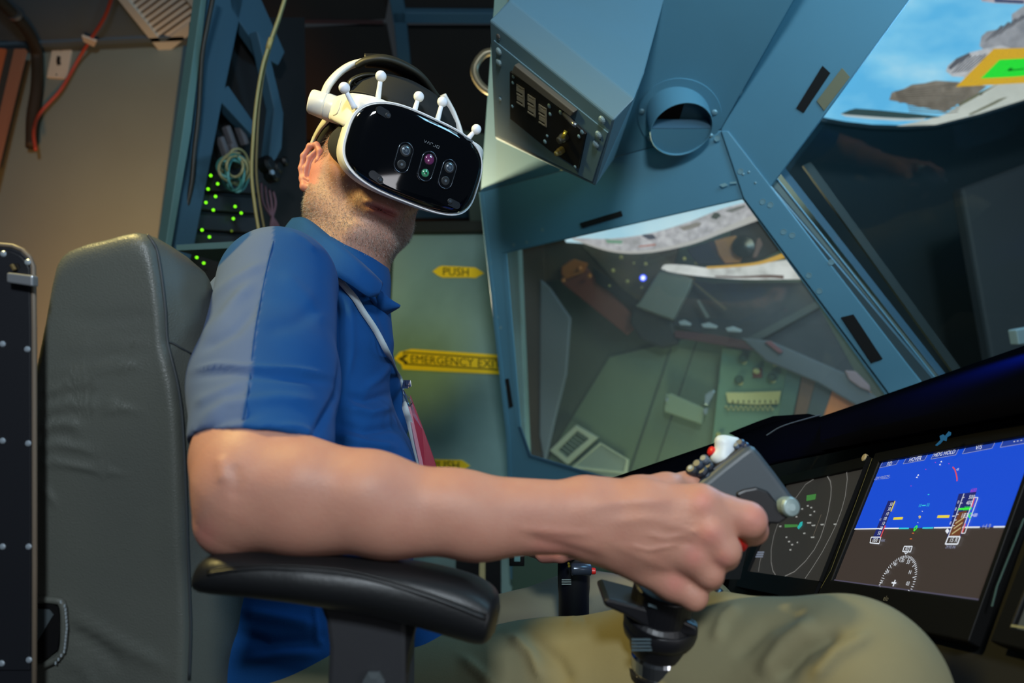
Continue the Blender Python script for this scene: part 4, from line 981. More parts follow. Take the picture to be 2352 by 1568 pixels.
# forehead pad: a padded shell over the brow and crown
rings = []
for t, (yy, w, zf, zb) in enumerate(((.030, .086, -.062, -.16), (.045, .086, -.060, -.17), (.068, .083, -.060, -.18), (.088, .076, -.066, -.19), (.103, .064, -.078, -.19), (.114, .046, -.095, -.18), (.121, .024, -.115, -.165), (.123, .004, -.135, -.145))):
    r_ = []
    for i in range(48):
        a = 2*math.pi*i/48; c_, s_ = math.cos(a), math.sin(a); e = 2.3; q = (abs(c_)**e + abs(s_)**e)**(-1/e)
        r_.append(V(w*q*c_, yy, (zf+zb)/2 + (zf-zb)/2*q*s_))
    rings.append(r_)
v, f = loft_g(rings); link('forehead_pad', mesh(v, f), fabric, hs, smooth=True)
v, f = tube_g([p + HU*.001 for p in rings[2]] + [rings[2][0] + HU*.001], .0015, 6, cap=False); link('pad_piping', mesh(v, f), foam, hs, smooth=True)
# inner cradle straps under the crown
v, f = tube_g(spline([W(796, 214, .925), W(806, 186, .925), W(840, 172, .93), W(880, 176, .94), W(930, 192, .955)], 8), .0085, 12, flat=.35, up=HN); link('cradle_strap', mesh(v, f), mat('cradle_black', '#202018', rough=.35), hs, smooth=True)
v, f = tube_g(spline([W(806, 186, .93), W(830, 205, .925), W(880, 206, .93), W(960, 214, .955)], 8), .005, 12, flat=.4, up=HN); link('cradle_strap', mesh(v, f), mat('cradle_black', '#202018'), hs, smooth=True)
# tracking markers
mk = mat('marker_white', '#e8ebf2', rough=.6)
for (bx, by, sx, sy, bd, sd) in ((875, 175, 868, 229, .862, .868), (791, 202, 812, 243, .835, .842), (962, 222, 951, 258, .90, .90), (1016, 234, 1004, 279, .915, .915), (1094, 297, 1076, 317, .945, .945)):
    B_, S_ = W(bx, by, bd), W(sx, sy, sd)
    v, f = ball_g(B_, .0068, 20, 14); mo = link('tracking_marker', mesh(v, f), mk, hs, smooth=True)
    v, f = tube_g([S_ + (S_-B_)*.15, S_, S_.lerp(B_, .55), B_], [.0040, .0036, .0030, .0026], 14); link('marker_stem', mesh(v, f), mk, mo, smooth=True)
# ================================================================== beyond the windscreen: dark bay and projection screen
def S(px, py, lift=0.0):
    t = (px - 1950)/500.0; return W(px, py, 2.25 - .10*t*t - .06*(py-280)/400.0 - lift)
dw = link('wall_front', mesh([W(1700, 150, 2.75), W(2700, 150, 2.75), W(2700, 1150, 2.6), W(1700, 1150, 2.6), W(1700, 150, 2.8), W(2700, 150, 2.8), W(2700, 1150, 2.65), W(1700, 1150, 2.65)], [(0, 1, 2, 3), (7, 6, 5, 4), (0, 4, 5, 1), (1, 5, 6, 2), (2, 6, 7, 3), (3, 7, 4, 0)]), mat('bay_dark', '#1b2b30', rough=.7, noise=(2, '#222c2c', .8)), None); tag(dw, 'dark wall in front of the windscreen', kind='structure')
dp_ = poly_obj('dark_partition', [W(2207, 432, 2.1), W(2560, 300, 2.0), W(2560, 900, 2.0), W(2290, 900, 2.05)], F_*.05, mat('partition_grey', '#2c343a', rough=.7), None, bevel=.01); tag(dp_, 'dark grey curved partition beyond the right edge of the windscreen', 'partition')
sb_ = poly_obj('small_bracket', [W(2334, 757, 1.7), W(2372, 750, 1.7), W(2372, 788, 1.7), W(2340, 792, 1.7)], F_*.03, mat('bracket_grey', '#8d9a9a', rough=.5), None, bevel=.003); tag(sb_, 'small pale metal bracket at the right edge above the glareshield', 'bracket')
screen = thing('projection_screen', 'curved projection screen showing blue sky, tilted city towers and a landing pad', 'screen', S(2150, 200))
def image_mat(name, c1, c2, scale=3.0, c3=None, stretch=(1, 1, 1), lo=.45, hi=.75):
    m = bpy.data.materials.new(name); m.use_nodes = True; nt = m.node_tree; b = nt.nodes['Principled BSDF']
    b.inputs['Base Color'].default_value = (.01, .01, .01, 1); b.inputs['Specular IOR Level'].default_value = .1; b.inputs['Roughness'].default_value = .6
    tc = nt.nodes.new('ShaderNodeTexCoord'); mp = nt.nodes.new('ShaderNodeMapping'); mp.inputs['Scale'].default_value = stretch
    n = nt.nodes.new('ShaderNodeTexNoise'); n.inputs['Scale'].default_value = scale; n.inputs['Detail'].default_value = 6
    nt.links.new(tc.outputs['Object'], mp.inputs[0]); nt.links.new(mp.outputs[0], n.inputs['Vector'])
    r = nt.nodes.new('ShaderNodeValToRGB'); r.color_ramp.elements[0].position = lo; r.color_ramp.elements[0].color = lin(c1); r.color_ramp.elements[1].position = hi; r.color_ramp.elements[1].color = lin(c2)
    if c3: e = r.color_ramp.elements.new((lo+hi)/2); e.color = lin(c3)
    nt.links.new(n.outputs['Fac'], r.inputs[0]); nt.links.new(r.outputs[0], b.inputs['Emission Color']); b.inputs['Emission Strength'].default_value = 1.0
    return m
sky = image_mat('screen_sky', '#62b8e6', '#b4dff0', 3.2, '#84ccee', stretch=(1, 1, 1.8), lo=.40, hi=.72)
bot = [(1860, 268), (1900, 277), (1940, 284), (2000, 291), (2080, 293), (2150, 288), (2250, 264), (2352, 232), (2440, 200), (2560, 150)]
vs = []; nrow = 8
for r_ in range(nrow+1):
    for (x_, y_) in bot: vs.append(S(x_, y_ + (-200 - y_)*r_/nrow))
nc = len(bot); fs = [(r_*nc+i, r_*nc+i+1, (r_+1)*nc+i+1, (r_+1)*nc+i) for r_ in range(nrow) for i in range(nc-1)]
link('screen_surface', mesh(vs, fs), sky, screen, smooth=True, solid=.01)
v, f = tube_g([S(x_, y_+2) for x_, y_ in bot], .010, 8); link('screen_edge', mesh(v, f), mat('screen_edge_blue', '#0f2c38', rough=.5), screen, smooth=True)
def img(name, pts, m, l): return poly_obj(name, [S(x_, y_, l*3 + .012) for x_, y_ in pts], F_*.002, m, screen)
tan = image_mat('tower_tan', '#6f675c', '#8f867a', 30, lo=.3, hi=.7); tand = emis('tower_tan_dark', '#57514a'); gry = image_mat('tower_grey', '#7f8086', '#a3a3a8', 25, lo=.3, hi=.7)
gryd = emis('tower_grey_dark', '#5d5e64'); wht = image_mat('tower_white', '#a6a5a8', '#cfcdd0', 30, lo=.3, hi=.7); grn = emis('tower_green', '#33494a'); stn = emis('tower_stone', '#b9c3c4')
img('city_street', [(2060, 289), (2130, 275), (2172, 262), (2240, 218), (2300, 185), (2420, 120), (2560, 60), (2560, 146), (2440, 197), (2352, 229), (2250, 261), (2150, 286)], image_mat('street', '#a9aca3', '#c9cbc2', 8, lo=.3, hi=.7), .001)
img('city_tower', [(2255, 83), (2267, 72), (2296, 67), (2325, 51), (2325, 32), (2352, 13), (2560, -60), (2560, 60), (2352, 130), (2300, 150), (2251, 105)], gry, .002)
for i in range(7): img('tower_facade', [(2262+i*15, 95-i*7), (2269+i*15, 92-i*7), (2305+i*16, 60-i*8), (2300+i*16, 58-i*8)], gryd, .003)
img('city_tower', [(2255, -40), (2255, 2), (2283, 6), (2352, 9), (2560, 0), (2560, -80)], image_mat('tower_pink', '#9a8f98', '#c2b6bc', 30, lo=.3, hi=.7), .002)
img('tower_facade', [(2284, -2), (2352, 2), (2352, 7), (2286, 4)], emis('facade_navy', '#2b3e66'), .004)
img('city_tower', [(2173, 163), (2178, 150), (2197, 134), (2226, 121), (2262, 112), (2300, 104), (2320, 110), (2262, 150), (2223, 177), (2188, 175), (2180, 168)], wht, .004)
for i in range(6): img('tower_facade', [(2186+i*7, 168-i*1), (2189+i*7, 168-i), (2222+i*11, 132-i*2), (2219+i*11, 131-i*2)], gryd, .005)
img('tower_facade', [(2197, 134), (2226, 121), (2230, 128), (2204, 145), (2184, 160), (2178, 155)], gryd, .0045)
img('city_tower', [(2043, 229), (2049, 212), (2076, 204), (2095, 194), (2124, 191), (2149, 185), (2200, 188), (2267, 198), (2242, 217), (2200, 239), (2172, 257), (2140, 250), (2098, 242), (2079, 236)], tan, .004)
for i in range(11):
    y0 = 196 + i*5.2; img('tower_facade', [(2056 + (i > 6)*18 + i*1.5, y0+13-min(i, 4)*1.5), (2180+i*0, y0-2+i*1.2), (2230-i*3, y0+i*1.0-3), (2230-i*3, y0+i*1.0-1.2), (2180, y0+i*1.2-.2), (2056+(i > 6)*18+i*1.5, y0+14.6-min(i, 4)*1.5)], tand, .005)
img('city_tower', [(1931, 261), (1950, 253), (1965, 249), (2019, 253), (2076, 259), (2130, 264), (2162, 268), (2124, 273), (2083, 274), (2019, 272), (1942, 265)], grn, .004)
img('tower_facade', [(1931, 261), (1942, 263), (2019, 269), (2083, 272), (2128, 271), (2120, 276), (2060, 277), (2000, 273), (1942, 267)], stn, .005)
img('street_line', [(2225, 262), (2280, 235), (2338, 205), (2342, 208), (2285, 239), (2230, 264)], emis('line_olive', '#6a6b55'), .003)
img('street_line', [(2200, 238), (2250, 212), (2300, 190), (2303, 194), (2254, 217), (2206, 243)], emis('line_olive', '#6a6b55'), .003)
for i in range(5): img('street_line', [(2250+i*18, 218-i*8), (2256+i*18, 214-i*8), (2260+i*18, 216-i*8), (2254+i*18, 220-i*8)], emis('line_dark', '#3b3b34'), .004)
img('landing_pad', [(2196, 199), (2283, 112), (2352, 111), (2440, 108), (2440, 186), (2338, 191)], emis('pad_yellow', '#d8a82e'), .007)
img('landing_pad_centre', [(2253, 180), (2296, 137), (2352, 134), (2440, 132), (2380, 172), (2328, 176)], emis('pad_green', '#2be03a'), .009)
img('landing_pad_mark', [(2315, 160), (2320, 156), (2327, 157), (2325, 160), (2352, 157), (2352, 159), (2325, 162), (2318, 163)], emis('pad_mark', '#0d6a18'), .011)
# small round dark occluder seen at the very top (rounded hood shadow caster on the shell top)
# ================================================================== beyond the side window: cabin seen in the curved mirror
PV = Plane(W(1150, 800, 2.55), W(2050, 900, 2.05), W(1500, 480, 2.35))
cab = thing('mirrored_cabin', 'dim mirrored view of the cabin interior seen through the side window', 'reflection', PV.at(1600, 1000))
def pv(name, pts, m, lift=0.0, th=.012, bevel=0.0, label=None): return poly_obj(name, PV.poly(pts, lift), -PV.n*th, m, cab, bevel=bevel, label=label)
cg = mat('cabin_green', '#6d8069', rough=.6, noise=(3, '#62745f', .6)); cg2 = mat('cabin_green_dark', '#4c5a4e', rough=.7, noise=(3, '#4a5148', .8)); cbn = mat('cabin_brown', '#4a3a22', rough=.8, noise=(3, '#352817', .8))
cnv = mat('cabin_navy', '#30363f', rough=.7, noise=(4, '#2a3038', .8)); cgr = mat('cabin_grey', '#6c7476', rough=.7); crd = mat('cabin_rust', '#7a4030', rough=.7)
back = [(1060, 300), (1740, 400), (2075, 850), (2090, 1000), (2000, 1250), (1150, 1250)]
pv('cabin_backdrop', back, cg2, -.06, .02)
pv('cabin_wall', [(1290, 1000), (1400, 820), (1650, 760), (1900, 780), (1890, 1200), (1180, 1200)], cg, -.05, .01)
pv('dark_post', [(1120, 540), (1245, 560), (1250, 640), (1240, 700), (1252, 1100), (1180, 1200), (1120, 1200)], cbn, .02, .02)
pv('dark_ceiling', [(1100, 540), (1440, 500), (1560, 560), (1540, 640), (1440, 740), (1300, 640), (1180, 650)], cbn, .0, .02)
pv('pale_column', [(1240, 640), (1262, 660), (1310, 730), (1300, 860), (1275, 960), (1250, 1070), (1238, 1000)], mat('column_grey', '#7a8690', rough=.6), .03, .02, .006)
pv('rust_beam', [(1285, 615), (1310, 595), (1345, 612), (1470, 740), (1440, 770), (1290, 650)], crd, .02, .015, .004)
pv('amber_panel', [(1290, 612), (1318, 594), (1350, 604), (1340, 625), (1300, 640), (1288, 630)], mat('amber', '#a8601c', rough=.6), .04, .01, .003)
pv('overhead_beam', [(1330, 560), (1480, 560), (1600, 640), (1500, 720), (1460, 700), (1370, 600)], mat('olive_brown', '#4d4630', rough=.8, noise=(12, '#5c4a32', .8)), .012, .012, .004)
pv('overhead_beam', [(1360, 612), (1385, 630), (1480, 700), (1470, 716), (1370, 650)], black, .03, .01)
for (x_, y_, r) in ((1427, 591, .007), (1408, 621, .007), (1441, 646, .006), (1483, 606, .006), (1400, 656, .004), (1572, 594, .006), (1601, 602, .008), (1474, 660, .004), (1456, 604, .004)):
    v, f = ball_g(PV.at(x_, y_, .035), r, 10, 6); link('panel_lamp', mesh(v, f), mat('lamp_cream', '#c9bf72', rough=.4), cab)
for (x_, y_) in ((1294, 643), (1354, 633), (1332, 616)): v, f = ball_g(PV.at(x_, y_, .05), .008, 10, 6); link('panel_lamp', mesh(v, f), mat('lamp_amber', '#d0803c', rough=.4), cab)
v, f = ball_g(PV.at(1477, 638, .05), .0115, 14, 8); link('blue_indicator', mesh(v, f), emis('led_blue', '#3b55ff', 2.2), cab); v, f = ball_g(PV.at(1477, 638, .066), .007, 10, 6); link('blue_indicator', mesh(v, f), emis('led_white', '#dfe4ff', 2), cab)
pv('grey_hood', [(1516, 618), (1540, 622), (1592, 640), (1584, 662), (1545, 735), (1458, 703), (1470, 690)], mat('hood_grey', '#7b8480', rough=.6), .07, .04, .006)
pv('dark_console', [(1580, 640), (1640, 650), (1850, 648), (1990, 900), (1900, 880), (1720, 800), (1540, 745), (1560, 700)], cnv, .02, .03, .004)
pv('dark_console', [(1455, 705), (1545, 738), (1560, 790), (1520, 800), (1470, 780), (1445, 740)], mat('console_black', '#23282a', rough=.7), .05, .03, .01)
pv('console_rib', [(1600, 690), (1606, 688), (1630, 728), (1622, 730)], cgr, .05, .006); pv('console_rib', [(1588, 648), (1594, 646), (1670, 708), (1664, 712)], mat('rib_brown', '#5a5142', rough=.7), .05, .006)
for (x_, y_, w_) in ((1572, 742, 20), (1628, 748, 26), (1684, 757, 26)):
    pv('glint_strip', [(x_-w_*.7, y_-4), (x_, y_-8), (x_+w_*.8, y_), (x_+w_*.7, y_+6), (x_-w_*.5, y_+4)], mat('strip_pale', '#a9b3bd', rough=.6), .06, .006, .002)  # blurred glints painted as pale plates
pv('red_rail', [(1548, 758), (1640, 768), (1720, 784), (1800, 800), (1795, 815), (1700, 800), (1550, 775)], mat('rail_red', '#4e262b', rough=.7), .06, .01, .003)
pv('grey_boom', [(1700, 775), (1770, 782), (1950, 860), (2060, 950), (2100, 1010), (1990, 945), (1880, 880), (1760, 830)], mat('boom_grey', '#5c626a', rough=.8), .065, .02, .006)  # band of grey haze painted as a solid shape
pv('boom_cap', [(1940, 850), (1965, 852), (1998, 885), (2000, 900), (1975, 890), (1950, 872)], mat('cap_pink', '#9a8088', rough=.7), .075, .01, .004)
pv('rail_end', [(1755, 785), (1770, 782), (1800, 808), (1790, 812)], mat('end_pink', '#7e4a52', rough=.7), .075, .008, .003)
pv('ceiling_rib', [(1690, 790), (1880, 688), (1892, 700), (1710, 800)], mat('rib_grey2', '#474d4e', rough=.8), .055, .008, .002)
# lower green wall with the breaker panel
pv('panel_face', [(1658, 800), (1850, 810), (1800, 1060), (1630, 1060)], mat('breaker_green', '#6f9077', rough=.55), .0, .012, .003)
pv('panel_edge', [(1812, 815), (1850, 818), (1815, 985), (1782, 985)], mat('breaker_green2', '#5f7f74', rough=.55), .006, .006, .002)
cream = mat('cream_label', '#d6cc8c', rough=.5)
pv('cream_strip', [(1667, 901), (1715, 901), (1794, 898), (1788, 927), (1735, 929), (1672, 925)], cream, .012, .004, .0008, label='cream printed label strip')
for i in range(9): x_ = 1682 + i*12.4; pv('strip_tick', [(x_, 918), (x_+2, 918), (x_+3, 924), (x_+1, 926), (x_-1, 924)], mat('tick_ink', '#3c4434'), .0125, .001)
for i in range(20):
    x_ = 1668 + i*5.6; yo = 934 + (i % 2)*6
    v, f = ball_g(PV.at(x_, yo, .012), .0045, 8, 6); link('breaker_button', mesh(v, f), mat('button_olive', '#7b8661' if i % 3 else '#b5ad77', rough=.5), cab)
kb = mat('knob_green', '#3d5848', rough=.5)
for (x_, y_, m_) in ((1707, 823, kb), (1698, 871, kb), (1773, 866, kb), (1778, 828, kb)): link('panel_knob', lathe(PV.at(x_, y_, .0), PV.n, [(.013, 0), (.013, .014), (.010, .02)], 16), m_, cab); link('knob_skirt', lathe(PV.at(x_+3, y_+8, .002), PV.n, [(.008, 0), (.008, .004)], 12), cream, cab)
pv('guard_red', [(1730, 845), (1750, 845), (1750, 867), (1729, 867)], mat('guard_red', '#8a4034', rough=.5), .006, .006, .001); link('panel_knob', lathe(PV.at(1738, 852, .01), PV.n, [(.010, 0), (.010, .004), (.006, .004), (.006, .012)], 14), cream, cab)
for x_, y_ in ((1697, 995), (1716, 992), (1650, 998)): v, f = ball_g(PV.at(x_, y_, .02), .008, 10, 6); link('panel_lamp', mesh(v, f), mat('lamp_cream', '#c9bf72'), cab)
# tilted vent grille and access cover low in the window
gw = mat('grille_white', '#bcc4ae', rough=.6)
v, f = frame_ring_g(PV.poly([(1322, 976), (1373, 1005), (1304, 1067), (1262, 1034)], .02), PV.poly([(1325, 989), (1352, 1007), (1300, 1052), (1279, 1035)], .02), -PV.n*.02); link('grille_frame', mesh(v, f), gw, cab, bevel=.002)
for i in range(7):
    t = (i+.5)/7; a = Vector((1325, 989)).lerp(Vector((1279, 1035)), t); c = Vector((1352, 1007)).lerp(Vector((1300, 1052)), t)
    pv('grille_slat', [(a.x, a.y-1.6), (c.x, c.y-1.6), (c.x, c.y+1.6), (a.x, a.y+1.6)], mat('slat_dim', '#7c8c82', rough=.6), .01, .004)
v, f = frame_ring_g(PV.poly([(1378, 1016), (1444, 1056), (1440, 1090), (1310, 1075)], .02), PV.poly([(1380, 1021), (1437, 1055), (1432, 1082), (1321, 1070)], .02), -PV.n*.01); link('cover_frame', mesh(v, f), gw, cab, bevel=.0015)
pv('access_cover', [(1380, 1021), (1437, 1055), (1440, 1110), (1321, 1070)], mat('cover_grey', '#8d9a92', rough=.6), .012, .006)
pv('equipment_case', [(1527, 905), (1540, 903), (1620, 938), (1612, 975), (1525, 945)], mat('case_green', '#8a9a80', rough=.6), .03, .02, .004)
for p in ([(1528, 915), (1534, 913), (1534, 922), (1529, 922)], [(1620, 905), (1638, 895), (1642, 900), (1626, 930), (1618, 928)], [(1614, 940), (1626, 936), (1624, 950), (1618, 952)]): pv('latch', p, mat('latch_chrome', '#b9c6cc', rough=.2, metal=.5), .04, .006, .001)
pv('wall_joint', [(1540, 800), (1543, 800), (1440, 1110), (1436, 1110)], cg2, -.035, .002); pv('wall_joint', [(1600, 780), (1603, 780), (1500, 1090), (1497, 1090)], cg2, -.035, .002)
# copper door strips on the right and bright orange panel
pv('copper_post', [(1846, 845), (1880, 850), (1840, 1000), (1815, 1000)], mat('copper_dim', '#84604c', rough=.6), .01, .012, .002)
pv('grey_post', [(1880, 850), (1915, 862), (1895, 985), (1840, 1000)], mat('post_slate', '#4e5a5c', rough=.6), .014, .012, .002)
pv('orange_door', [(1918, 880), (1990, 890), (2030, 930), (1990, 990), (1880, 990)], mat('orange_bright', '#f08a44', rough=.6), .02, .012, .002)
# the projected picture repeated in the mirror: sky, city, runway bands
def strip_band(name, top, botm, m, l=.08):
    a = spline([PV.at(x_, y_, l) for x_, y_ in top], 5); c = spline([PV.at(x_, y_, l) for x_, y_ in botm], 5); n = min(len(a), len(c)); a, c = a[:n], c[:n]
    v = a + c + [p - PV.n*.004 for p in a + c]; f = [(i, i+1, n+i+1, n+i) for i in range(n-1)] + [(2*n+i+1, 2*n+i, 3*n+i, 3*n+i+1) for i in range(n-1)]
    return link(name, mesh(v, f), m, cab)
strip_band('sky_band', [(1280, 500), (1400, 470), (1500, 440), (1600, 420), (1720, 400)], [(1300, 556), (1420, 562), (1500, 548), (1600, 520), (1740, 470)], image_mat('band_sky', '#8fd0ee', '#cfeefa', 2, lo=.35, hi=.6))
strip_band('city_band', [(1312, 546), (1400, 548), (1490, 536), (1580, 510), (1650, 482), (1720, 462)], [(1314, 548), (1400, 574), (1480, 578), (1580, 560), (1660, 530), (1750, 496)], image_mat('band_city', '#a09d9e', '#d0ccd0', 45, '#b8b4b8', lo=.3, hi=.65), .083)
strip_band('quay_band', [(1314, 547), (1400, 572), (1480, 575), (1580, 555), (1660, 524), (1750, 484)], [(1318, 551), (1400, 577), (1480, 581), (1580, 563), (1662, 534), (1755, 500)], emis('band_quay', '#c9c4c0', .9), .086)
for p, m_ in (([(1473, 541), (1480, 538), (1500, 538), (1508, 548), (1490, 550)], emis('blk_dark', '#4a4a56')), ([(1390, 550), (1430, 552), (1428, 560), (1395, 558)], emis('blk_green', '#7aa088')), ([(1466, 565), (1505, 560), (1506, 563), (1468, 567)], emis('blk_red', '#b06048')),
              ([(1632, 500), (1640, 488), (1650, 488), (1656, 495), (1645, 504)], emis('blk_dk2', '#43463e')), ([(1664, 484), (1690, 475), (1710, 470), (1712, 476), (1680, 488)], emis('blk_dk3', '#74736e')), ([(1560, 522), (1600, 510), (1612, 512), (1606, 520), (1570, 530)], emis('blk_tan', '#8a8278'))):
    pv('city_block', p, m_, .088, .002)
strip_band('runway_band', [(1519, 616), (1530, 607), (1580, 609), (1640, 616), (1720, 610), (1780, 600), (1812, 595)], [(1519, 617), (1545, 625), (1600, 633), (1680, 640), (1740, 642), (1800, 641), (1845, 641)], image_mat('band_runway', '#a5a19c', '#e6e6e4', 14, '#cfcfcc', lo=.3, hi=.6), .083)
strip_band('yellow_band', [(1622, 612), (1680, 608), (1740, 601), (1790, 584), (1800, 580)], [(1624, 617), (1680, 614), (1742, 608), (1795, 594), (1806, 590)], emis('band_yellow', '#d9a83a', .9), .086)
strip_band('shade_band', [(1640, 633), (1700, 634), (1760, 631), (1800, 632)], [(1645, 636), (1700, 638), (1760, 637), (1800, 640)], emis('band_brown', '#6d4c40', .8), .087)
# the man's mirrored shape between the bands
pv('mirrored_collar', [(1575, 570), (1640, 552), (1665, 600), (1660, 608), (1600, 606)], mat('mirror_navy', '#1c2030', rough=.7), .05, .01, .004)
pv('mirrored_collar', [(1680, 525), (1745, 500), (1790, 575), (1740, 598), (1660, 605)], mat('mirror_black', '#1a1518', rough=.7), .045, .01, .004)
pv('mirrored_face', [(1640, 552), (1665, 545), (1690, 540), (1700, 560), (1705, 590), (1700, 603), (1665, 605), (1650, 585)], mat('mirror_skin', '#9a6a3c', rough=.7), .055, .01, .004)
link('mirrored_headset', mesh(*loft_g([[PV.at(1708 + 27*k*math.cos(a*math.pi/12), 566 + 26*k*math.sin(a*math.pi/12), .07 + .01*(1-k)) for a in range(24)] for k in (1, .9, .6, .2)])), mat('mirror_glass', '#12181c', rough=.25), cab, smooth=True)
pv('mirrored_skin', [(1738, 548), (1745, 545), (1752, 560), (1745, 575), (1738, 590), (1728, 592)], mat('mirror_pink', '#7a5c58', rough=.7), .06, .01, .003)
# ---------------- panes of glass
g1_ = glassy('side_glass', (.93, .96, .95, 1), .05, .05, .05, (.75, .8, .75, 1))
w1 = plate(PA, inner, .003, -.008); w1o = link('window_1', w1, g1_); tag(w1o, 'side window pane of the cockpit shell', kind='structure')
g2_ = glassy('front_glass_mat', (.93, .97, .98, 1), .015, .03, .0)
PG = Plane(PC.at(1765, 435, -.05), PA.at(2125, 885, -.06), PC.at(2100, -40, -.06))
w2 = prism(PG.poly([(1755, 430), (1886, 262), (2110, -80), (2700, -300), (2700, 700), (2125, 900)]), -PG.n*.003)
# ---------------- small marks of light from the room lamps
# ================================================================== instrument panel
def quad3d(c, dref):
    M = np.array([list(ray(*p)) for p in c]).T; M = M*np.array([1, -1, 1, -1]); _, _, vt = np.linalg.svd(M); w = vt[-1]; w = w/w[0]*dref
    return [CAM + Vector(M[:, i]*(1, -1, 1, -1)[i])*w[i] for i in range(4)], w
pfd = [(2018, 1060), (2385, 994), (2247, 1377), (1909, 1331)]
Q4, wts4 = quad3d(pfd, 1.0)
sc_ = .92
Q4 = [CAM + (p-CAM)*sc_ for p in Q4]
PP = Plane(Q4[0], Q4[1], Q4[3])
UX = (Q4[1]-Q4[0]).normalized(); UY = (Q4[0]-Q4[3]).normalized()
panel = thing('instrument_panel', 'black instrument panel with glowing flight displays and a long glareshield', 'instrument panel', PP.at(1950, 1400))
pblk = mat('panel_plastic', '#0a0a0b', rough=.5, spec=.2); pblk2 = mat('panel_rough', '#0b0b0a', rough=.8)
poly_obj('panel_base', PP.poly([(1715, 1075), (1990, 1010), (2600, 900), (2600, 1800), (2000, 1640), (1660, 1420), (1690, 1250)], -.012), -PP.n*.05, pblk2, panel)
# glareshield: far edge, near lip
topE = [(1340, 1128), (1400, 1100), (1560, 1046), (1700, 998), (1760, 975), (1800, 964), (1885, 958), (1990, 922), (2110, 880), (2352, 795), (2600, 705)]
lipE = [(1350, 1150), (1420, 1128), (1570, 1100), (1700, 1075), (1760, 1062), (1800, 1052), (1885, 1035), (1990, 1012), (2110, 990), (2352, 945), (2600, 895)]
dT = [PA.at(*p) for p in topE]
dT = [W(p[0], p[1], 1.12) for p in topE]
def cl_(p, q): return p if (p-CAM).dot(F_) < 1.05 else W(q[0], q[1], 1.05)
dL = [cl_(PP.at(p[0], p[1], .02), p) for p in lipE]
dL2 = [cl_(PP.at(p[0], p[1]+9, .004), (p[0], p[1]+9)) for p in lipE]
poly_obj('panel_fascia', [W(x_, y_, 1.052) for x_, y_ in ((1345, 1140), (1420, 1126), (1570, 1098), (1700, 1074), (1760, 1062), (1700, 1330), (1420, 1330))], F_*.02, pblk2, panel)
n = len(dT); mid = [dT[i].lerp(dL[i], .35) + U_*.006 for i in range(n)]; mid2 = [dT[i].lerp(dL[i], .8) + U_*.004 for i in range(n)]
under = [p - U_*.03 + F_*.01 for p in dT]
rows = [under, dT, mid, mid2, dL, dL2]
v = [p for r_ in rows for p in r_]; f = [(r_*n+i, r_*n+i+1, (r_+1)*n+i+1, (r_+1)*n+i) for r_ in range(len(rows)-1) for i in range(n-1)]
gsm = mat('glareshield_black', '#060609', rough=.8, spec=.0, bump=(500, .2, .0004)); link('glareshield', mesh(v, f), gsm, panel, smooth=True, solid=.002)
link('glareshield_seam', tube(spline([dT[i].lerp(dL[i], t) + U_*.007 for i, t in ((4, .42), (5, .28), (6, .06))], 5), .0012, 6), mat('seam_grey', '#3a372c', rough=.6), panel)
hump = prism([W(1690, 1004, 1.13), W(1760, 976, 1.13), W(1800, 962, 1.13), W(1890, 956, 1.13), W(1880, 975, 1.13)], F_*.05); link('glareshield_hump', hump, gsm, panel, bevel=.004)
# bezels and screens
def bezel(name, outer_, scr, m=pblk): 
    v, f = frame_ring_g(PP.poly(outer_, .004), PP.poly(scr, .004), -PP.n*.012); return link(name, mesh(v, f), m, panel, bevel=.0012)
def ex(c, l, r, t, b_):      # expand a display quad in metres along its own axes
    P_ = [PP.at(*p) for p in c]
    P_[0] += -UX*l + UY*t; P_[1] += UX*r + UY*t; P_[2] += UX*r - UY*b_; P_[3] += -UX*l - UY*b_
    return P_
def bez3(name, scr, l, r, t, b_):
    o = [p + PP.n*.004 for p in ex(scr, l, r, t, b_)]; i_ = [PP.at(*p, .004) for p in scr]
    v, f = frame_ring_g(o, i_, -PP.n*.012); return link(name, mesh(v, f), pblk, panel, bevel=.0014)
mfd = [(1801, 1112), (1983, 1072), (1882, 1334), (1716, 1311)]
z_ = [(2410, 1100), (2700, 1040), (2600, 1520), (2318, 1440)]
b1_ = bez3('display_bezel', pfd, .010, .012, .012, .040); b2_ = bez3('display_bezel', mfd, .012, .0085, .014, .030); b3_ = bez3('display_bezel', [(2428, 1170), (2700, 1120), (2600, 1500), (2322, 1440)], .012, .01, .012, .016)
blue = emis('pfd_blue', '#0c49d0', 1.0); brown = emis('pfd_brown', '#3a312d', 1.0)
H0, H1 = (1959, 1214), (2310, 1209)
def sc(name, pts, m, l, par, label=None): return poly_obj(name, PP.poly(pts, l), -PP.n*.0004, m, par, label=label)
d1 = sc('flight_display', pfd, brown, -.0005, panel, 'flight display with blue sky above brown ground'); 
sc('sky_field', [pfd[0], pfd[1], H1, H0], blue, .0002, d1)
d2 = sc('map_display', mfd, emis('mfd_grey', '#2c2a27', 1.0), -.0005, panel, 'dim grey map display with range rings')
d3 = sc('side_display', [(2428, 1170), (2700, 1120), (2600, 1500), (2322, 1440)], emis('side_grey', '#3b3f3a', 1.0), -.0005, panel, 'dim grey display cut by the right edge')
GX, GY = UX, UY
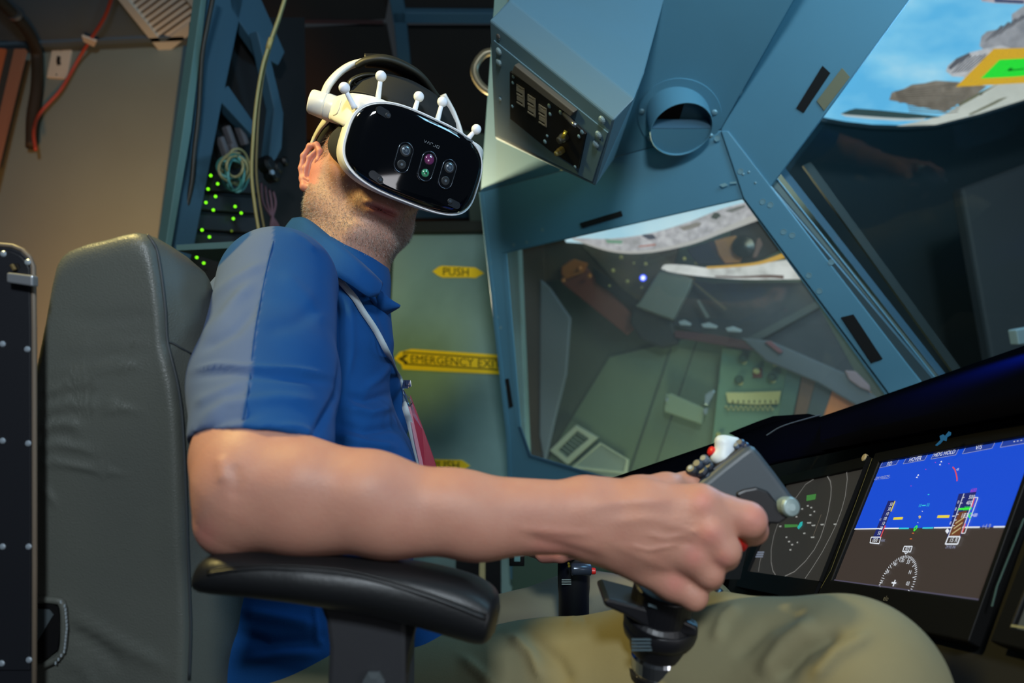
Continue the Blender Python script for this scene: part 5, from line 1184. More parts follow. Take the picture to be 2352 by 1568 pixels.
def line(name, pts, m, w, par, l=.0006, closed=False):
    P_ = [PP.at(x_, y_, l) for x_, y_ in pts]
    if closed: P_.append(P_[0])
    T = []
    for a, c in zip(P_[:-1], P_[1:]):
        d_ = (c-a); s_ = d_.cross(PP.n).normalized()*w/2; T.append(([a-s_, c-s_, c+s_, a+s_, a-s_-PP.n*.0002, c-s_-PP.n*.0002, c+s_-PP.n*.0002, a+s_-PP.n*.0002], [(0, 1, 2, 3), (7, 6, 5, 4), (0, 4, 5, 1), (1, 5, 6, 2), (2, 6, 7, 3), (3, 7, 4, 0)]))
    v, f = join(T); return link(name, mesh(v, f), m, par)
def txt(s, x_, y_, size, m, par, shear=0.0, l=.0008, bold=.01, name='display_text', align='CENTER'):
    size *= .60
    v, f = text_g(s, PP.at(x_, y_, l), GX*.95, GY, size, bold=bold, align=align); return link(name, mesh(v, f), m, par)
cw = emis('ink_white', '#e2e8f0', 1.0); cy_ = emis('ink_yellow', '#e8d23a', 1.0); cc = emis('ink_cyan', '#35c8d8', 1.0); cgn = emis('ink_green', '#3cf03c', 1.0); cr_ = emis('ink_red', '#e04a4a', 1.0); cmg = emis('ink_magenta', '#b03ac0', 1.0); cdk = emis('tape_navy', '#16206a', 1.0); cbt = emis('button_navy', '#1b3c9c', 1.0); cdim = emis('ink_dim', '#98a0c0', 1.0); cbr = emis('strip_brown', '#6a3a22', 1.0); ctn = emis('strip_tan', '#c0b080', 1.0)
line('horizon_line', [(1959, 1214.5), (2026, 1213.5)], cw, .0014, d1); line('horizon_line', [(2030, 1213), (2064, 1212.8)], cw, .0014, d1); line('horizon_line', [(2065, 1213), (2087, 1212.8)], cc, .0016, d1); line('horizon_line', [(2119, 1212), (2143, 1211.6)], cc, .0016, d1); line('horizon_line', [(2145, 1211.4), (2250, 1210.2)], cw, .0014, d1); line('horizon_line', [(2282, 1209.6), (2309, 1209.2)], cw, .0014, d1)
txt('+4.9', 2265, 1209, .012, cdim, d1)
for pts, s_, c_ in (([(2028, 1060), (2066, 1053), (2058, 1066), (2020, 1074)], 'F/D', (2043, 1065)), ([(2082, 1051), (2131, 1042), (2123, 1056), (2074, 1065)], 'HOVER', (2102, 1054)), ([(2147, 1037), (2203, 1028), (2195, 1044), (2138, 1054)], 'HDG HOLD', (2169, 1041)), ([(2219, 1025), (2287, 1012), (2278, 1029), (2210, 1042)], 'V/S', (2248, 1027)), ([(2305, 1009), (2385, 995), (2374, 1014), (2297, 1027)], '- - -', (2338, 1011))):
    b_ = sc('soft_button', pts, cbt, .0005, d1); line('button_border', pts, cdim, .0004, b_, .0007, True); txt(s_, c_[0], c_[1], .0135 if len(s_) < 8 else .0125, cw, b_, l=.001, name='button_text')
txt('-SIM FREEZE-', 2026, 1097, .0115, cdim, d1)
# airspeed tape
tp = sc('speed_tape', [(2040, 1150), (2055, 1149), (2021, 1236), (2003, 1238)], cdk, .0005, d1)
for i, s_ in enumerate(('50', '30', '10', '00', '10', '30', '50')): txt(s_, 2047 - i*4.6, 1158 + i*11.0, .011, cw, tp, l=.001)
line('tape_scale', [(2055.5, 1150), (2046, 1174)], cy_, .0018, tp, .001); line('tape_scale', [(2033, 1206), (2022, 1234)], cr_, .0018, tp, .001); txt('45', 2022, 1193, .008, cdim, d1)
line('speed_box', [(2001, 1233), (2023, 1233), (2019, 1248), (1998, 1246)], cw, .0012, d1, .001, True); txt('000', 2010, 1240, .0125, cw, d1, l=.0012); txt('KIAS', 2028, 1241, .007, cdim, d1)
# altitude tape
ta = sc('altitude_tape', [(2202, 1134), (2242, 1129), (2205, 1232), (2175, 1234)], cdk, .0005, d1)
sc('ground_strip', [(2202, 1176), (2221, 1172), (2204, 1232), (2178, 1233)], cbr, .0007, ta)
for i in range(3): sc('ground_hatch', [(2195 - i*4, 1200 + i*12), (2215 - i*4, 1186 + i*12), (2214 - i*4, 1189 + i*12), (2194 - i*4, 1203 + i*12)], ctn, .0009, ta)
for i, s_ in enumerate(('600', '500', '400', '300')):
    if i: txt(s_, 2238 - i*6, 1128 + i*13.2, .0105, cw if i < 3 else cgn, ta, l=.001)
txt('600', 2236, 1126, .0105, cmg, ta, l=.001); txt('183', 2215, 1184, .0125, cw, ta, l=.0012)
line('altitude_scale', [(2214, 1133), (2178, 1232)], cw, .0006, ta, .001)
for i in range(6): line('scale_tick', [(2211 - i*4.5, 1142 + i*13), (2215 - i*4.5, 1141.5 + i*13)], cw, .0006, ta, .001)
sc('altitude_bug', [(2201, 1166.5), (2231, 1165), (2230, 1169), (2201, 1170.5)], cgn, .001, ta)
for x_, y_ in ((2201, 1153), (2195, 1169), (2183, 1201)): txt('0', x_, y_, .0085, cw, d1)
line('level_mark', [(2187, 1185), (2193, 1184.5)], cw, .0008, d1)
line('vertical_speed_scale', [(2237, 1142), (2246, 1142), (2216, 1224), (2208, 1224)], cw, .0008, d1, .001, True)
line('scale_red', [(2238, 1143), (2232, 1164)], cr_, .0014, d1, .0012); line('scale_red', [(2217, 1202), (2210, 1223)], cr_, .0014, d1, .0012)
line('speed_pointer', [(2231, 1177), (2224, 1184), (2229, 1190)], cgn, .0012, d1, .0012); txt('+00', 2238, 1183, .009, cw, d1)
sc('diamond_mark', [(2176, 1213), (2180, 1219), (2175, 1225), (2171, 1219)], cw, .0008, d1)
line('pressure_box', [(2178, 1232), (2205, 1232), (2199, 1249), (2171, 1249)], cw, .0014, d1, .001, True); txt('15 R', 2190, 1240, .0115, cw, d1, l=.0012); txt('29.92 IN', 2183, 1256, .0075, cdim, d1)
# attitude symbols
line('wing_bar', [(2052, 1190.5), (2073, 1189.5)], cy_, .003, d1); line('wing_bar', [(2153, 1186), (2180, 1185.5)], cy_, .003, d1); line('centre_mark', [(2110, 1187), (2111, 1184.5), (2114, 1185), (2113, 1189), (2110.5, 1189)], cy_, .001, d1)
txt('10', 2113, 1161, .0095, cc, d1); txt('10', 2131, 1159.5, .0095, cc, d1); line('pitch_line', [(2118, 1160.5), (2126, 1160)], cc, .001, d1); line('pitch_line', [(2131, 1135.3), (2134, 1135)], cc, .001, d1)
line('path_marker', [(2103, 1209), (2106, 1206.5), (2106, 1212), (2099, 1219), (2100, 1212)], cgn, .0013, d1, .001, True)
line('bank_arc', [(2188, 1072), (2193, 1078), (2196, 1088), (2198, 1098), (2198, 1104)], cr_, .0014, d1); txt('45', 2199.5, 1078, .007, cw, d1)
for x_, y_ in ((2161, 1059), (2158, 1066), (2108, 1090), (2105, 1095)): sc('bank_tick', [(x_-1.5, y_+1.5), (x_+1.5, y_-1.5), (x_+1.6, y_+2)], cw, .0008, d1)
for x_, y_ in ((2125, 1077), (2091, 1115), (2147, 1061), (2178, 1064)): sc('bank_tick', [(x_, y_), (x_+2, y_-.5), (x_+1, y_+1.5)], cmg, .0008, d1)
for x_, y_ in ((2117, 1173), (2107, 1199)): sc('pitch_dot', [(x_, y_), (x_+1.5, y_), (x_+1, y_+1.5)], cw, .0008, d1)
for x_, y_ in ((2097, 1224), (2092, 1237)): line('orange_mark', [(x_-2, y_), (x_+2, y_)], emis('ink_orange', '#c06a30'), .0012, d1)
# compass rose
line('heading_box', [(2077, 1254), (2095, 1254), (2091, 1267), (2073, 1266)], cw, .0011, d1, .001, True); txt('302', 2084, 1260.5, .0115, cw, d1, l=.0012)
cxy = (2056, 1332)
c3 = PP.at(2059, 1338, .0008); top3 = PP.at(2083, 1270, .0008); Rr = (top3 - c3).length
for i in range(-22, 23):
    a = math.radians(i*5.2) ; d_ = UX*math.sin(a) + UY*math.cos(a); tick = .006 if i % 6 == 2 else (.0028 if i % 2 else .0036)
    q0, q1 = c3 + d_*Rr*.93, c3 + d_*(Rr*.93 - tick); s_ = d_.cross(PP.n).normalized()*.00028
    me = mesh([q0-s_, q1-s_, q1+s_, q0+s_, q0-s_-PP.n*.0002, q1-s_-PP.n*.0002, q1+s_-PP.n*.0002, q0+s_-PP.n*.0002], [(0, 1, 2, 3), (7, 6, 5, 4), (0, 4, 5, 1), (1, 5, 6, 2), (2, 6, 7, 3), (3, 7, 4, 0)]); link('compass_tick', me, cw, d1)
for s_, x_, y_ in (('30', 2073, 1287), ('33', 2086, 1291), ('W', 2056, 1296), ('24', 2038, 1313), ('N', 2090, 1314), ('21', 2025, 1336), ('03', 2085, 1340)): txt(s_, x_, y_, .0105, cw, d1)
line('aircraft_mark', [(2056, 1331), (2051, 1346)], cw, .0016, d1); line('aircraft_mark', [(2048, 1337.5), (2058, 1338.5)], cw, .0016, d1)
line('heading_pointer', [(2078, 1268), (2080, 1272), (2084, 1268)], cw, .0008, d1)
line('screen_lower_edge', [(1909, 1331), (2247, 1377)], emis('edge_mauve', '#4a4658'), .0022, d1)
# map display symbols
ring_g = emis('ring_grey', '#6d6c68', 1.0); wdim = emis('map_white', '#8e908c', 1.0); cgd = emis('map_green', '#3e7a3a', 1.0)
mc3 = PP.at(1832, 1208, .0008)
line('range_ring', [(1878, 1094), (1890, 1091), (1900, 1093), (1907, 1105), (1909, 1120), (1908, 1140), (1902, 1175), (1894, 1205), (1884, 1235), (1870, 1262), (1850, 1288), (1825, 1312), (1802, 1323)], ring_g, .0018, d2)
line('range_ring', [(1781, 1320), (1775, 1310), (1771, 1290), (1771, 1262), (1777, 1230), (1789, 1195), (1830, 1140), (1850, 1112), (1878, 1094)], ring_g, .0014, d2)
o_ = [(1944, 1078), (1946, 1100), (1941, 1140), (1933, 1170), (1921, 1203), (1908, 1230), (1888, 1268), (1868, 1300), (1849, 1328)]
line('outer_ring', o_, ring_g, .0015, d2)
line('outer_ring', [(1742, 1312), (1745, 1290), (1752, 1265)], ring_g, .0012, d2)
for x_, y_, a_ in ((1858, 1200, 16), (1868, 1206, 14), (1888, 1204, 12), (1918, 1203, 12), (1847, 1224, 8), (1866, 1233, 14), (1855, 1161, 7), (1863, 1165, 7), (1842, 1168, 7), (1861, 1182, 8), (1870, 1174, 6), (1829, 1186, 7), (1812, 1243, 8), (1819, 1250, 8), (1806, 1233, 6), (1831, 1245, 5), (1815, 1262, 7), (1792, 1208, 8)):
    sc('map_symbol', [(x_-a_*.3, y_-1), (x_+a_*.3, y_-1.8), (x_+a_*.25, y_+1.6), (x_-a_*.25, y_+2)], wdim, .0006, d2)
sc('map_route', [(1802, 1204), (1832, 1204), (1832, 1209), (1802, 1211)], cgd, .0006, d2); sc('map_route', [(1853, 1137), (1874, 1134), (1872, 1146), (1852, 1150)], cgd, .0006, d2)
sc('ownship_mark', [(1838, 1199), (1843, 1197), (1842, 1206), (1834, 1215), (1831, 1211)], emis('own_cyan', '#2aa8a4'), .0008, d2)
line('map_line', [(1886, 1181), (1868, 1230)], emis('map_olive', '#5c5246'), .001, d2)
for i in range(3): sc('map_label', [(1735 - i*1.5, 1266 + i*5), (1755 - i*1.5, 1266 + i*5), (1754 - i*1.5, 1269.5 + i*5), (1734 - i*1.5, 1269.5 + i*5)], emis('label_blue', '#6a7280'), .0006, d2)
# knob, panel emblem, maker's mark
link('bezel_button', lathe(PP.at(1989, 1052, .002), PP.n, [(.0055, 0), (.0055, .003), (.004, .004)], 16), mat('button_cream', '#b0a284', rough=.5), panel)
emb = emis('emblem_blue', '#1d6f9c', .5)
e_ = poly_obj('aircraft_emblem', PP.poly([(2148, 1022), (2160, 1010), (2158, 1001), (2166, 997), (2170, 1001), (2179, 990), (2183, 992), (2182, 998), (2174, 1003), (2172, 1012), (2165, 1010), (2158, 1018), (2150, 1023)], .024), -PP.n*.001, emb, panel)
txt('elo', 2035, 1374, .014, mat('maker_grey', '#6d6a62', rough=.5), panel, l=.0065, name='maker_lettering')
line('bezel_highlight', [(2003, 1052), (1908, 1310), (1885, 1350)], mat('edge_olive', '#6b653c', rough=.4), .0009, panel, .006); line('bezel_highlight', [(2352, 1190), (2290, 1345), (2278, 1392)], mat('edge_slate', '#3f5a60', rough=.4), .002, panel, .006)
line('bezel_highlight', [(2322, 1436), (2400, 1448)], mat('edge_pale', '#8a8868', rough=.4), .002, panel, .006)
# ================================================================== seat
seat = thing('pilot_seat', 'grey leather pilot seat with a padded black armrest under the forearm', 'seat', (-.40, .92, 0))
lea = mat('seat_leather', '#52554f', rough=.42, spec=.5, bump=(260, .25, .0005), voro=(700, .25), noise=(7, '#4b4e4a', .6))
def dense(pts, k): 
    o = []; n_ = len(pts)
    for i in range(n_):
        a, c = Vector(pts[i]), Vector(pts[(i+1) % n_]); m_ = max(1, int((c-a).length/k)); o += [a.lerp(c, j/m_) for j in range(m_)]
    return o
side = [(78, 1700), (76, 1100), (80, 980), (86, 880), (104, 790), (118, 720), (130, 650), (141, 604), (150, 588), (168, 574), (205, 560), (250, 550), (285, 540), (315, 534), (338, 538), (352, 552), (362, 574), (374, 640), (382, 710), (386, 780), (398, 830), (410, 880), (420, 950), (426, 1050), (430, 1150), (433, 1250), (438, 1380), (440, 1450), (436, 1700)]
DS = .66
P3 = [W(x_, y_, DS) for x_, y_ in side]; P3 = dense(P3, .006); nP = len(P3); cen = W(255, 1120, DS)
xmin, xmax = min(p.x for p in P3), max(p.x for p in P3)
def front(p):   # how strongly a contour point belongs to the front edge
    pxx, _, _ = (CX + FPX*(p-CAM).dot(R_)/(p-CAM).dot(F_)), 0, 0
    lim = np.interp((784-(CY - FPX*(p-CAM).dot(U_)/(p-CAM).dot(F_)))*-1+784, [534, 574, 780, 1150, 1700], [330, 350, 378, 420, 428])
    return 1.0 if pxx > lim - 6 else 0.0
fr = [front(p) for p in P3]
def ringS(y, fx, scale=1.0, up=0.0):
    o = []
    for p, w_ in zip(P3, fr):
        zf = min(1, max(0, (1.0 - p.z)/.10)); q = Vector((p.x, p.y, p.z)) 
        if scale != 1.0: q = cen + (q-cen)*scale
        o.append(q + Vector((fx*w_*(.35+.65*zf), y, 0)))
    return o
rings = [ringS(-.012, 0, s_) for s_ in np.linspace(.02, .90, 34)] + [ringS(-.0115, 0, .93), ringS(-.0100, 0, .96), ringS(-.006, 0, .985), ringS(0, 0, 1), ringS(.010, .010), ringS(.03, .017), ringS(.06, .022), ringS(.09, .020), ringS(.115, .006), ringS(.135, -.03), ringS(.155, -.10), ringS(.35, -.10), ringS(.375, -.03), ringS(.40, .018), ringS(.45, .034), ringS(.49, .01), ringS(.50, 0), ringS(.51, 0, .96), ringS(.51, 0, .02)]
v, f = loft_g(rings); Pn = np.array([list(p) for p in v])
f4 = np.array([q for q in f if len(q) == 4]); cap_ = [q for q in f if len(q) != 4]
cr_l = [([(105, 860), (180, 850), (260, 842), (340, 838)], 7, .0022), ([(90, 905), (170, 880), (230, 875)], 6, .003), ([(88, 925), (160, 905), (240, 900)], 6, -.0025), ([(90, 945), (150, 925), (250, 932), (330, 945)], 6, .0026), ([(88, 965), (140, 955), (220, 950)], 5, -.002),
  ([(84, 985), (140, 972), (190, 975)], 6, .0028), ([(84, 1005), (130, 998), (180, 1000)], 5, -.002), ([(86, 1030), (130, 1020), (250, 1040)], 7, .0022), ([(84, 1065), (120, 1060), (200, 1075), (290, 1090)], 8, .0020), ([(84, 1120), (110, 1130), (130, 1160)], 7, .0016),
  ([(150, 800), (250, 790), (360, 785)], 6, .0012), ([(140, 730), (240, 735), (360, 720)], 10, -.0012), ([(150, 1410), (210, 1440), (300, 1490), (400, 1540)], 12, .0028), ([(150, 1440), (220, 1480), (290, 1540)], 14, -.003), ([(140, 1510), (190, 1530), (230, 1600)], 9, .002), ([(400, 640), (396, 1000), (402, 1400)], 30, .001)]
Pn = creases(Pn, f4, cr_l, .4, 1.0)
me = mesh([Vector(p) for p in Pn], f); link('backrest', me, lea, seat, smooth=True)
seatbv = BVHTree.FromPolygons([Vector(p) for p in Pn], [tuple(q) for q in f])
def seams(pts, r, m, name, lift=.0004):
    s_ = [surf(x_, y_, lift, seatbv) for x_, y_ in pts]; s_ = [q for q in s_ if q is not None]
    link(name, tube(spline(s_, 6), r, 6), m, seat, smooth=True)
ps_ = mat('seam_leather', '#2f3437', rough=.5)
seams([(338, 540), (350, 556), (361, 580), (371, 640), (379, 710), (383, 780), (395, 832), (407, 882), (417, 950), (423, 1050), (427, 1150), (430, 1250), (435, 1380), (437, 1450), (433, 1560)], .0016, ps_, 'seam_piping')
seams([(388, 785), (400, 790), (420, 802), (438, 812)], .0010, ps_, 'seam_piping')
# side opening with stitched rim
op_pts = [(60, 1384), (118, 1386), (134, 1394), (138, 1440), (132, 1492), (104, 1514), (60, 1526)]
P_op = [W(x_, y_, .6455) for x_, y_ in op_pts]; poly_obj('side_opening', P_op, F_*.004, black, seat)
poly_obj('opening_lining', [W(x_, y_, .6445) for x_, y_ in ((60, 1396), (112, 1400), (122, 1412), (100, 1448), (86, 1470), (60, 1490))], F_*.002, mat('lining_grey', '#3c464a', rough=.8), seat)
v, f = tube_g(spline([W(x_, y_, .6465) for x_, y_ in ((60, 1376), (122, 1378), (144, 1388), (148, 1440), (142, 1498), (108, 1524), (60, 1536))], 6), .0035, 8); link('opening_rim', mesh(v, f), lea, seat, smooth=True)
for i in range(17):
    t = i/16; y_ = 1382 + t*140; x_ = np.interp(y_, [1382, 1392, 1440, 1495, 1522], [140, 150, 154, 148, 128]); link('stitch', mesh(*box_g(W(x_, y_, .6435), R_*.0006, U_*.0013, F_*.0006)), mat('stitch_grey', '#8f9aa0', rough=.7), seat)
# seat cushion and base
cush = SDF(); cush.cone((-.22, .72, .40), (.12, .72, .40), .06, .055, .03); cush.cone((-.22, 1.10, .40), (.12, 1.10, .40), .06, .055, .03); cush.ell((-.05, .91, .38), (.24, .22, .06), None, .05)
p_, q_ = cush.mesh((-.36, .62, .28), (.24, 1.2, .5), .008); link('cushion', np_mesh(smooth_np(p_, q_, 2), q_), lea, seat)
link('seat_base', mesh(*box_g((-.10, .92, .17), (.20, 0, 0), (0, .18, 0), (0, 0, .17))), black, seat, bevel=.01)
# armrest
vin = mat('armrest_vinyl', '#131416', rough=.42, spec=.5, bump=(300, .3, .0006)); 
ap = [(472, 1306, .010), (486, 1303, .0155), (520, 1300, .019), (600, 1303, .0205), (700, 1312, .0215), (770, 1320, .0225), (860, 1331, .0235), (940, 1345, .025), (1010, 1362, .026), (1070, 1380, .026), (1110, 1396, .024), (1132, 1406, .019), (1143, 1412, .010)]
secs = []; apn = spline([Vector(p) for p in ap], 4)
for p in apn:
    c = W(p.x, p.y + 10, .560); h = p.z*.92; r_ = []
    for i in range(32):
        a, q_ = sq(2*math.pi*i/32, .046*min(1, h/.020), h, 2.6); r_.append(c + Vector((0, 1, 0))*a + Vector((.25, 0, 1)).normalized()*q_)
    secs.append(r_)
v, f = loft_g(secs); arm = link('armrest', mesh(v, f), vin, seat, smooth=True)
abv = BVHTree.FromPolygons(v, [tuple(q) for q in f])
def aseam(pts, r, m, name):
    s_ = [surf(x_, y_, .0002, abv) for x_, y_ in pts]; s_ = [q for q in s_ if q is not None]
    if len(s_) > 2: link(name, tube(spline(s_, 6), r, 6), m, arm, smooth=True)
aseam([(476, 1312), (540, 1302), (629, 1298), (769, 1306), (860, 1324), (943, 1348), (1030, 1378), (1117, 1412)], .0010, mat('piping_black', '#0a0a0a', rough=.4), 'armrest_seam')
aseam([(476, 1318), (540, 1309), (629, 1305), (769, 1314), (860, 1332), (943, 1356), (1030, 1386), (1117, 1421)], .0016, vin, 'armrest_piping')
brk = mat('bracket_charcoal', '#25262a', rough=.7, bump=(300, .2, .0005))
Pb = [W(x_, y_, .545) for x_, y_ in ((712, 1362), (734, 1395), (748, 1430), (755, 1490), (750, 1600), (735, 1800), (930, 1800), (933, 1600), (933, 1400), (860, 1388))]
poly_obj('armrest_bracket', Pb, F_*.05, brk, seat, bevel=.004)
Pb = [W(x_, y_, .548) for x_, y_ in ((930, 1400), (985, 1410), (955, 1440), (938, 1500), (933, 1568), (930, 1800), (925, 1600))]
poly_obj('bracket_flange', Pb, F_*.04, black, seat, bevel=.002)
link('bracket_bolt', lathe(W(860, 1563, .543), -F_, [(.009, 0), (.009, .003), (.004, .004)], 6), mat('bolt_grey', '#7b8488', rough=.3, metal=.7), seat)
# ================================================================== black equipment cabinet at the left edge
kab = thing('equipment_cabinet', 'black riveted equipment cabinet at the left edge beside the seat', 'cabinet', W(20, 1400, .62))
kab.location.z = 0
cabm = mat('cabinet_black', '#14161c', rough=.55, spec=.4, bump=(300, .1, .0004))
kp = [(-120, 562), (0, 562), (30, 565), (52, 574), (68, 590), (77, 612), (79, 760), (80, 1300), (78, 1900), (-120, 1900)]
poly_obj('cabinet_shell', [W(x_, y_, .62) for x_, y_ in kp], ray(70, 1000)*.03, cabm, kab, bevel=.003)
KP = Plane(W(0, 600, .62), W(70, 600, .62), W(0, 1500, .62))
v, f = tube_g([W(x_, y_, .621) for x_, y_ in kp[:-1]], .0022, 8); link('cabinet_edge', mesh(v, f), mat('edge_taupe', '#6a5e50', rough=.5), kab, smooth=True)
poly_obj('cabinet_face', [W(x_, y_, .6185) for x_, y_ in ((-120, 574), (0, 574), (26, 577), (46, 586), (60, 600), (68, 618), (70, 760), (71, 1300), (69, 1540), (-120, 1540))], ray(60, 1000)*.002, cabm, kab, bevel=.001)
rvk = rv.copy(); rvk.materials.clear(); krm = mat('cabinet_rivet', '#9aa6b0', rough=.35, metal=.4)
for x_, y_ in ((8, 583), (64, 602), (63, 802), (6, 790), (6, 1012), (65, 1018), (6, 1255), (66, 1255), (4, 1523), (67, 1515)): stud(rvk, W(x_, y_, .6185), -F_, krm, kab, 'rivet', .62)
poly_obj('latch_handle', [W(x_, y_, .6085) for x_, y_ in ((14, 625), (24, 626), (75, 632), (75, 658), (24, 650), (14, 648))], F_*.008, mat('latch_steel', '#a9adb2', rough=.3, metal=.7), kab, bevel=.0015)
poly_obj('latch_slot', [W(x_, y_, .6180) for x_, y_ in ((26, 606), (42, 604), (46, 614), (40, 624), (30, 622), (24, 614))], F_*.001, mat('slot_brown', '#050505', rough=.5), kab)
link('latch_pin', tube([W(27, 608, .616), W(34, 620, .616)], .0018, 8), mat('latch_brass', '#7c6a44', rough=.4, metal=.6), kab)
# ================================================================== near control stick
stk = thing('control_stick', 'black control stick in the near hand with a white thumb hat and steel collar', 'stick', W(1500, 1700, .62))
plg = mat('stick_grey', '#3d464d', rough=.42, spec=.45, bump=(500, .15, .0004)); plb = mat('stick_black', '#111115', rough=.4)
DH = .612
SP = Plane(W(1600, 1100, DH), W(1820, 1160, DH-.012), W(1724, 1021, DH))
hp = [(1596, 1120), (1616, 1103), (1660, 1067), (1700, 1036), (1722, 1020), (1738, 1030), (1752, 1046), (1790, 1095), (1830, 1150), (1836, 1168), (1822, 1188), (1800, 1200), (1730, 1210), (1650, 1190)]
poly_obj('grip_head', SP.poly(hp), F_*.045, plg, stk, bevel=.006, seg=4)
poly_obj('grip_recess', SP.poly([(1690, 1133), (1710, 1124), (1738, 1119), (1765, 1128), (1790, 1160), (1812, 1190), (1790, 1204), (1720, 1200)], .0022), F_*.006, plb, stk, bevel=.002)
link('side_button', lathe(SP.at(1809, 1163, .002), SP.n + R_*.3, [(.0085, -.006), (.0085, .004), (.0075, .0065), (.003, .0075)], 24), mat('button_silver', '#8ea09f', rough=.35, metal=.3), stk, smooth=False, bevel=.0005)
poly_obj('switch_block', SP.poly([(1634, 1078), (1690, 1036), (1712, 1014), (1722, 1020), (1640, 1090)], -.004), F_*.03, plb, stk, bevel=.002)
# white hat
hc_ = SP.at(1672, 1040, -.012); hatm = mat('hat_white', '#c9d4da', rough=.45)
hx_ = (U_*.80 - R_*.55).normalized()
hat = SDF(); hat.cone(SP.at(1662, 1052, -.014), SP.at(1662, 1020, -.014), .0085, .0055, .004); hat.cone(SP.at(1654, 1012, -.014), SP.at(1690, 1014, -.014), .0032, .0040, .010); hat.cone(SP.at(1645, 1048, -.014), SP.at(1678, 1030, -.014), .0050, .0050, .006)
p_, q_ = hat.mesh(tuple(hc_ - Vector((.03, .03, .03))), tuple(hc_ + Vector((.03, .03, .03))), .0012); link('thumb_hat', np_mesh(smooth_np(p_, q_, 2), q_), hatm, stk)
redm = mat('button_red', '#d8241c', rough=.4)
link('red_button', lathe(SP.at(1634, 1036, -.014), -R_*.8 + U_*.3, [(.0045, -.004), (.0045, .001), (.003, .0025)], 16), redm, stk, smooth=False)
for (x_, y_, r, c_) in ((1702, 1020, .0042, '#27344e'), (1712, 1026, .004, '#1b2a48'), (1694, 1026, .003, '#54657a'), (1590, 1080, .0055, '#20242c'), (1604, 1068, .005, '#2a3444'), (1619, 1056, .0042, '#56626e'), (1612, 1082, .0065, '#1b222e'), (1589, 1078, .0030, '#7c8c98'), (1622, 1090, .0036, '#6a7480'), (1628, 1072, .005, '#1c2430')):
    link('switch_cap', lathe(SP.at(x_, y_, -.008), SP.n*.5 - R_*.5 + U_*.5, [(r, -.008), (r, .002), (r*.7, .004)], 14), mat('cap_' + c_[1:], c_, rough=.4), stk, bevel=.0004)
link('trigger', lathe(W(1699, 1247, .584), R_*.7 - U_*.5 - F_*.2, [(.0055, -.010), (.0062, .002), (.004, .006)], 16), redm, stk, smooth=False)
# grip column inside the hand down to the collar
gp = [W(1690, 1150, .632), W(1640, 1210, .620), W(1590, 1280, .613), W(1545, 1350, .610), W(1520, 1410, .612)]
v, f = tube_g(spline(gp, 6), .0155, 24); link('grip_column', mesh(v, f), plb, stk, smooth=True)
ax2 = (W(1510, 1395, .61) - W(1500, 1568, .62)).normalized(); c2 = W(1508, 1440, .612)
cF = (ax2*.95 + R_*.10 - F_*.12).normalized()
link('grip_socket', lathe(c2, cF, [(.030, .004), (.0305, .012), (.0270, .016), (.0265, .040), (.0245, .042)], 40), plb, stk, bevel=.0008)
pl_ = [(1385, 1378), (1400, 1374), (1470, 1392), (1560, 1418), (1600, 1437), (1606, 1446), (1602, 1466), (1560, 1460), (1480, 1440), (1432, 1412), (1390, 1394)]
lever = prism([W(x_, y_, .585) for x_, y_ in pl_], F_*.05)
link('friction_lever', lever, plb, stk, bevel=.003, seg=3)
link('lower_collar', lathe(W(1516, 1448, .612), ax2, [(.0315, .010), (.0325, .003), (.0315, -.002), (.0270, -.006), (.0262, -.012), (.0255, -.016), (.0250, -.018)], 40), plb, stk, bevel=.0006, smooth=True)
for i in range(4):
    link('label_line', mesh(*box_g(W(1474, 1468 + i*8, .5830), R_*.0085, U_*.0008, F_*.0004)), mat('label_grey', '#46565c', rough=.5), stk)
link('socket_label', mesh(*box_g(W(1522, 1398, .5795), R_*.012 - U_*.0035, U_*.0012, F_*.0004)), mat('label_grey', '#46565c'), stk)
stl = mat('collar_steel', '#b8bcc2', rough=.18, metal=1.0)
link('steel_shaft', lathe(W(1510, 1522, .615), ax2, [(.0215, .012), (.0235, .008), (.0235, -.004), (.0215, -.006), (.0215, -.012), (.0238, -.014), (.0238, -.10), (.0238, -.30)], 40), stl, stk, smooth=False, bevel=.0008)
for i, y_ in enumerate((1534, 1563)): link('shaft_ring', lathe(W(1508, y_ + 8, .615), ax2, [(.0243, -.003), (.0243, .003)], 40), plb, stk)
link('clamp_lever', mesh(*loft_g([[W(x_ + dx, y_ + dy, .60 + dz) for dx, dy, dz in ((-7, -7, 0), (7, -7, 0), (7, 7, .012), (-7, 7, .012))] for x_, y_ in ((1570, 1478), (1600, 1492), (1625, 1496))])), plb, stk, bevel=.002)
link('clamp_screw', lathe(W(1630, 1499, .598), -F_ + R_*.3, [(.0058, -.004), (.0062, .0), (.0062, .004), (.004, .0055)], 12), mat('screw_bright', '#aeb6ba', rough=.25, metal=.8), stk)
link('stick_cable', tube(spline([W(1652, 1358, .66), W(1640, 1385, .64), W(1634, 1430, .62), (W(1632, 1465, .61)), W(1620, 1490, .61)], 6), .0042, 10), plb, stk, smooth=True); link('stick_cable', tube(spline([W(1655, 1362, .665), W(1630, 1400, .645), W(1622, 1440, .63), W(1608, 1475, .62)], 6), .003, 10), mat('cable_grey', '#3a3a3a'), stk, smooth=True)
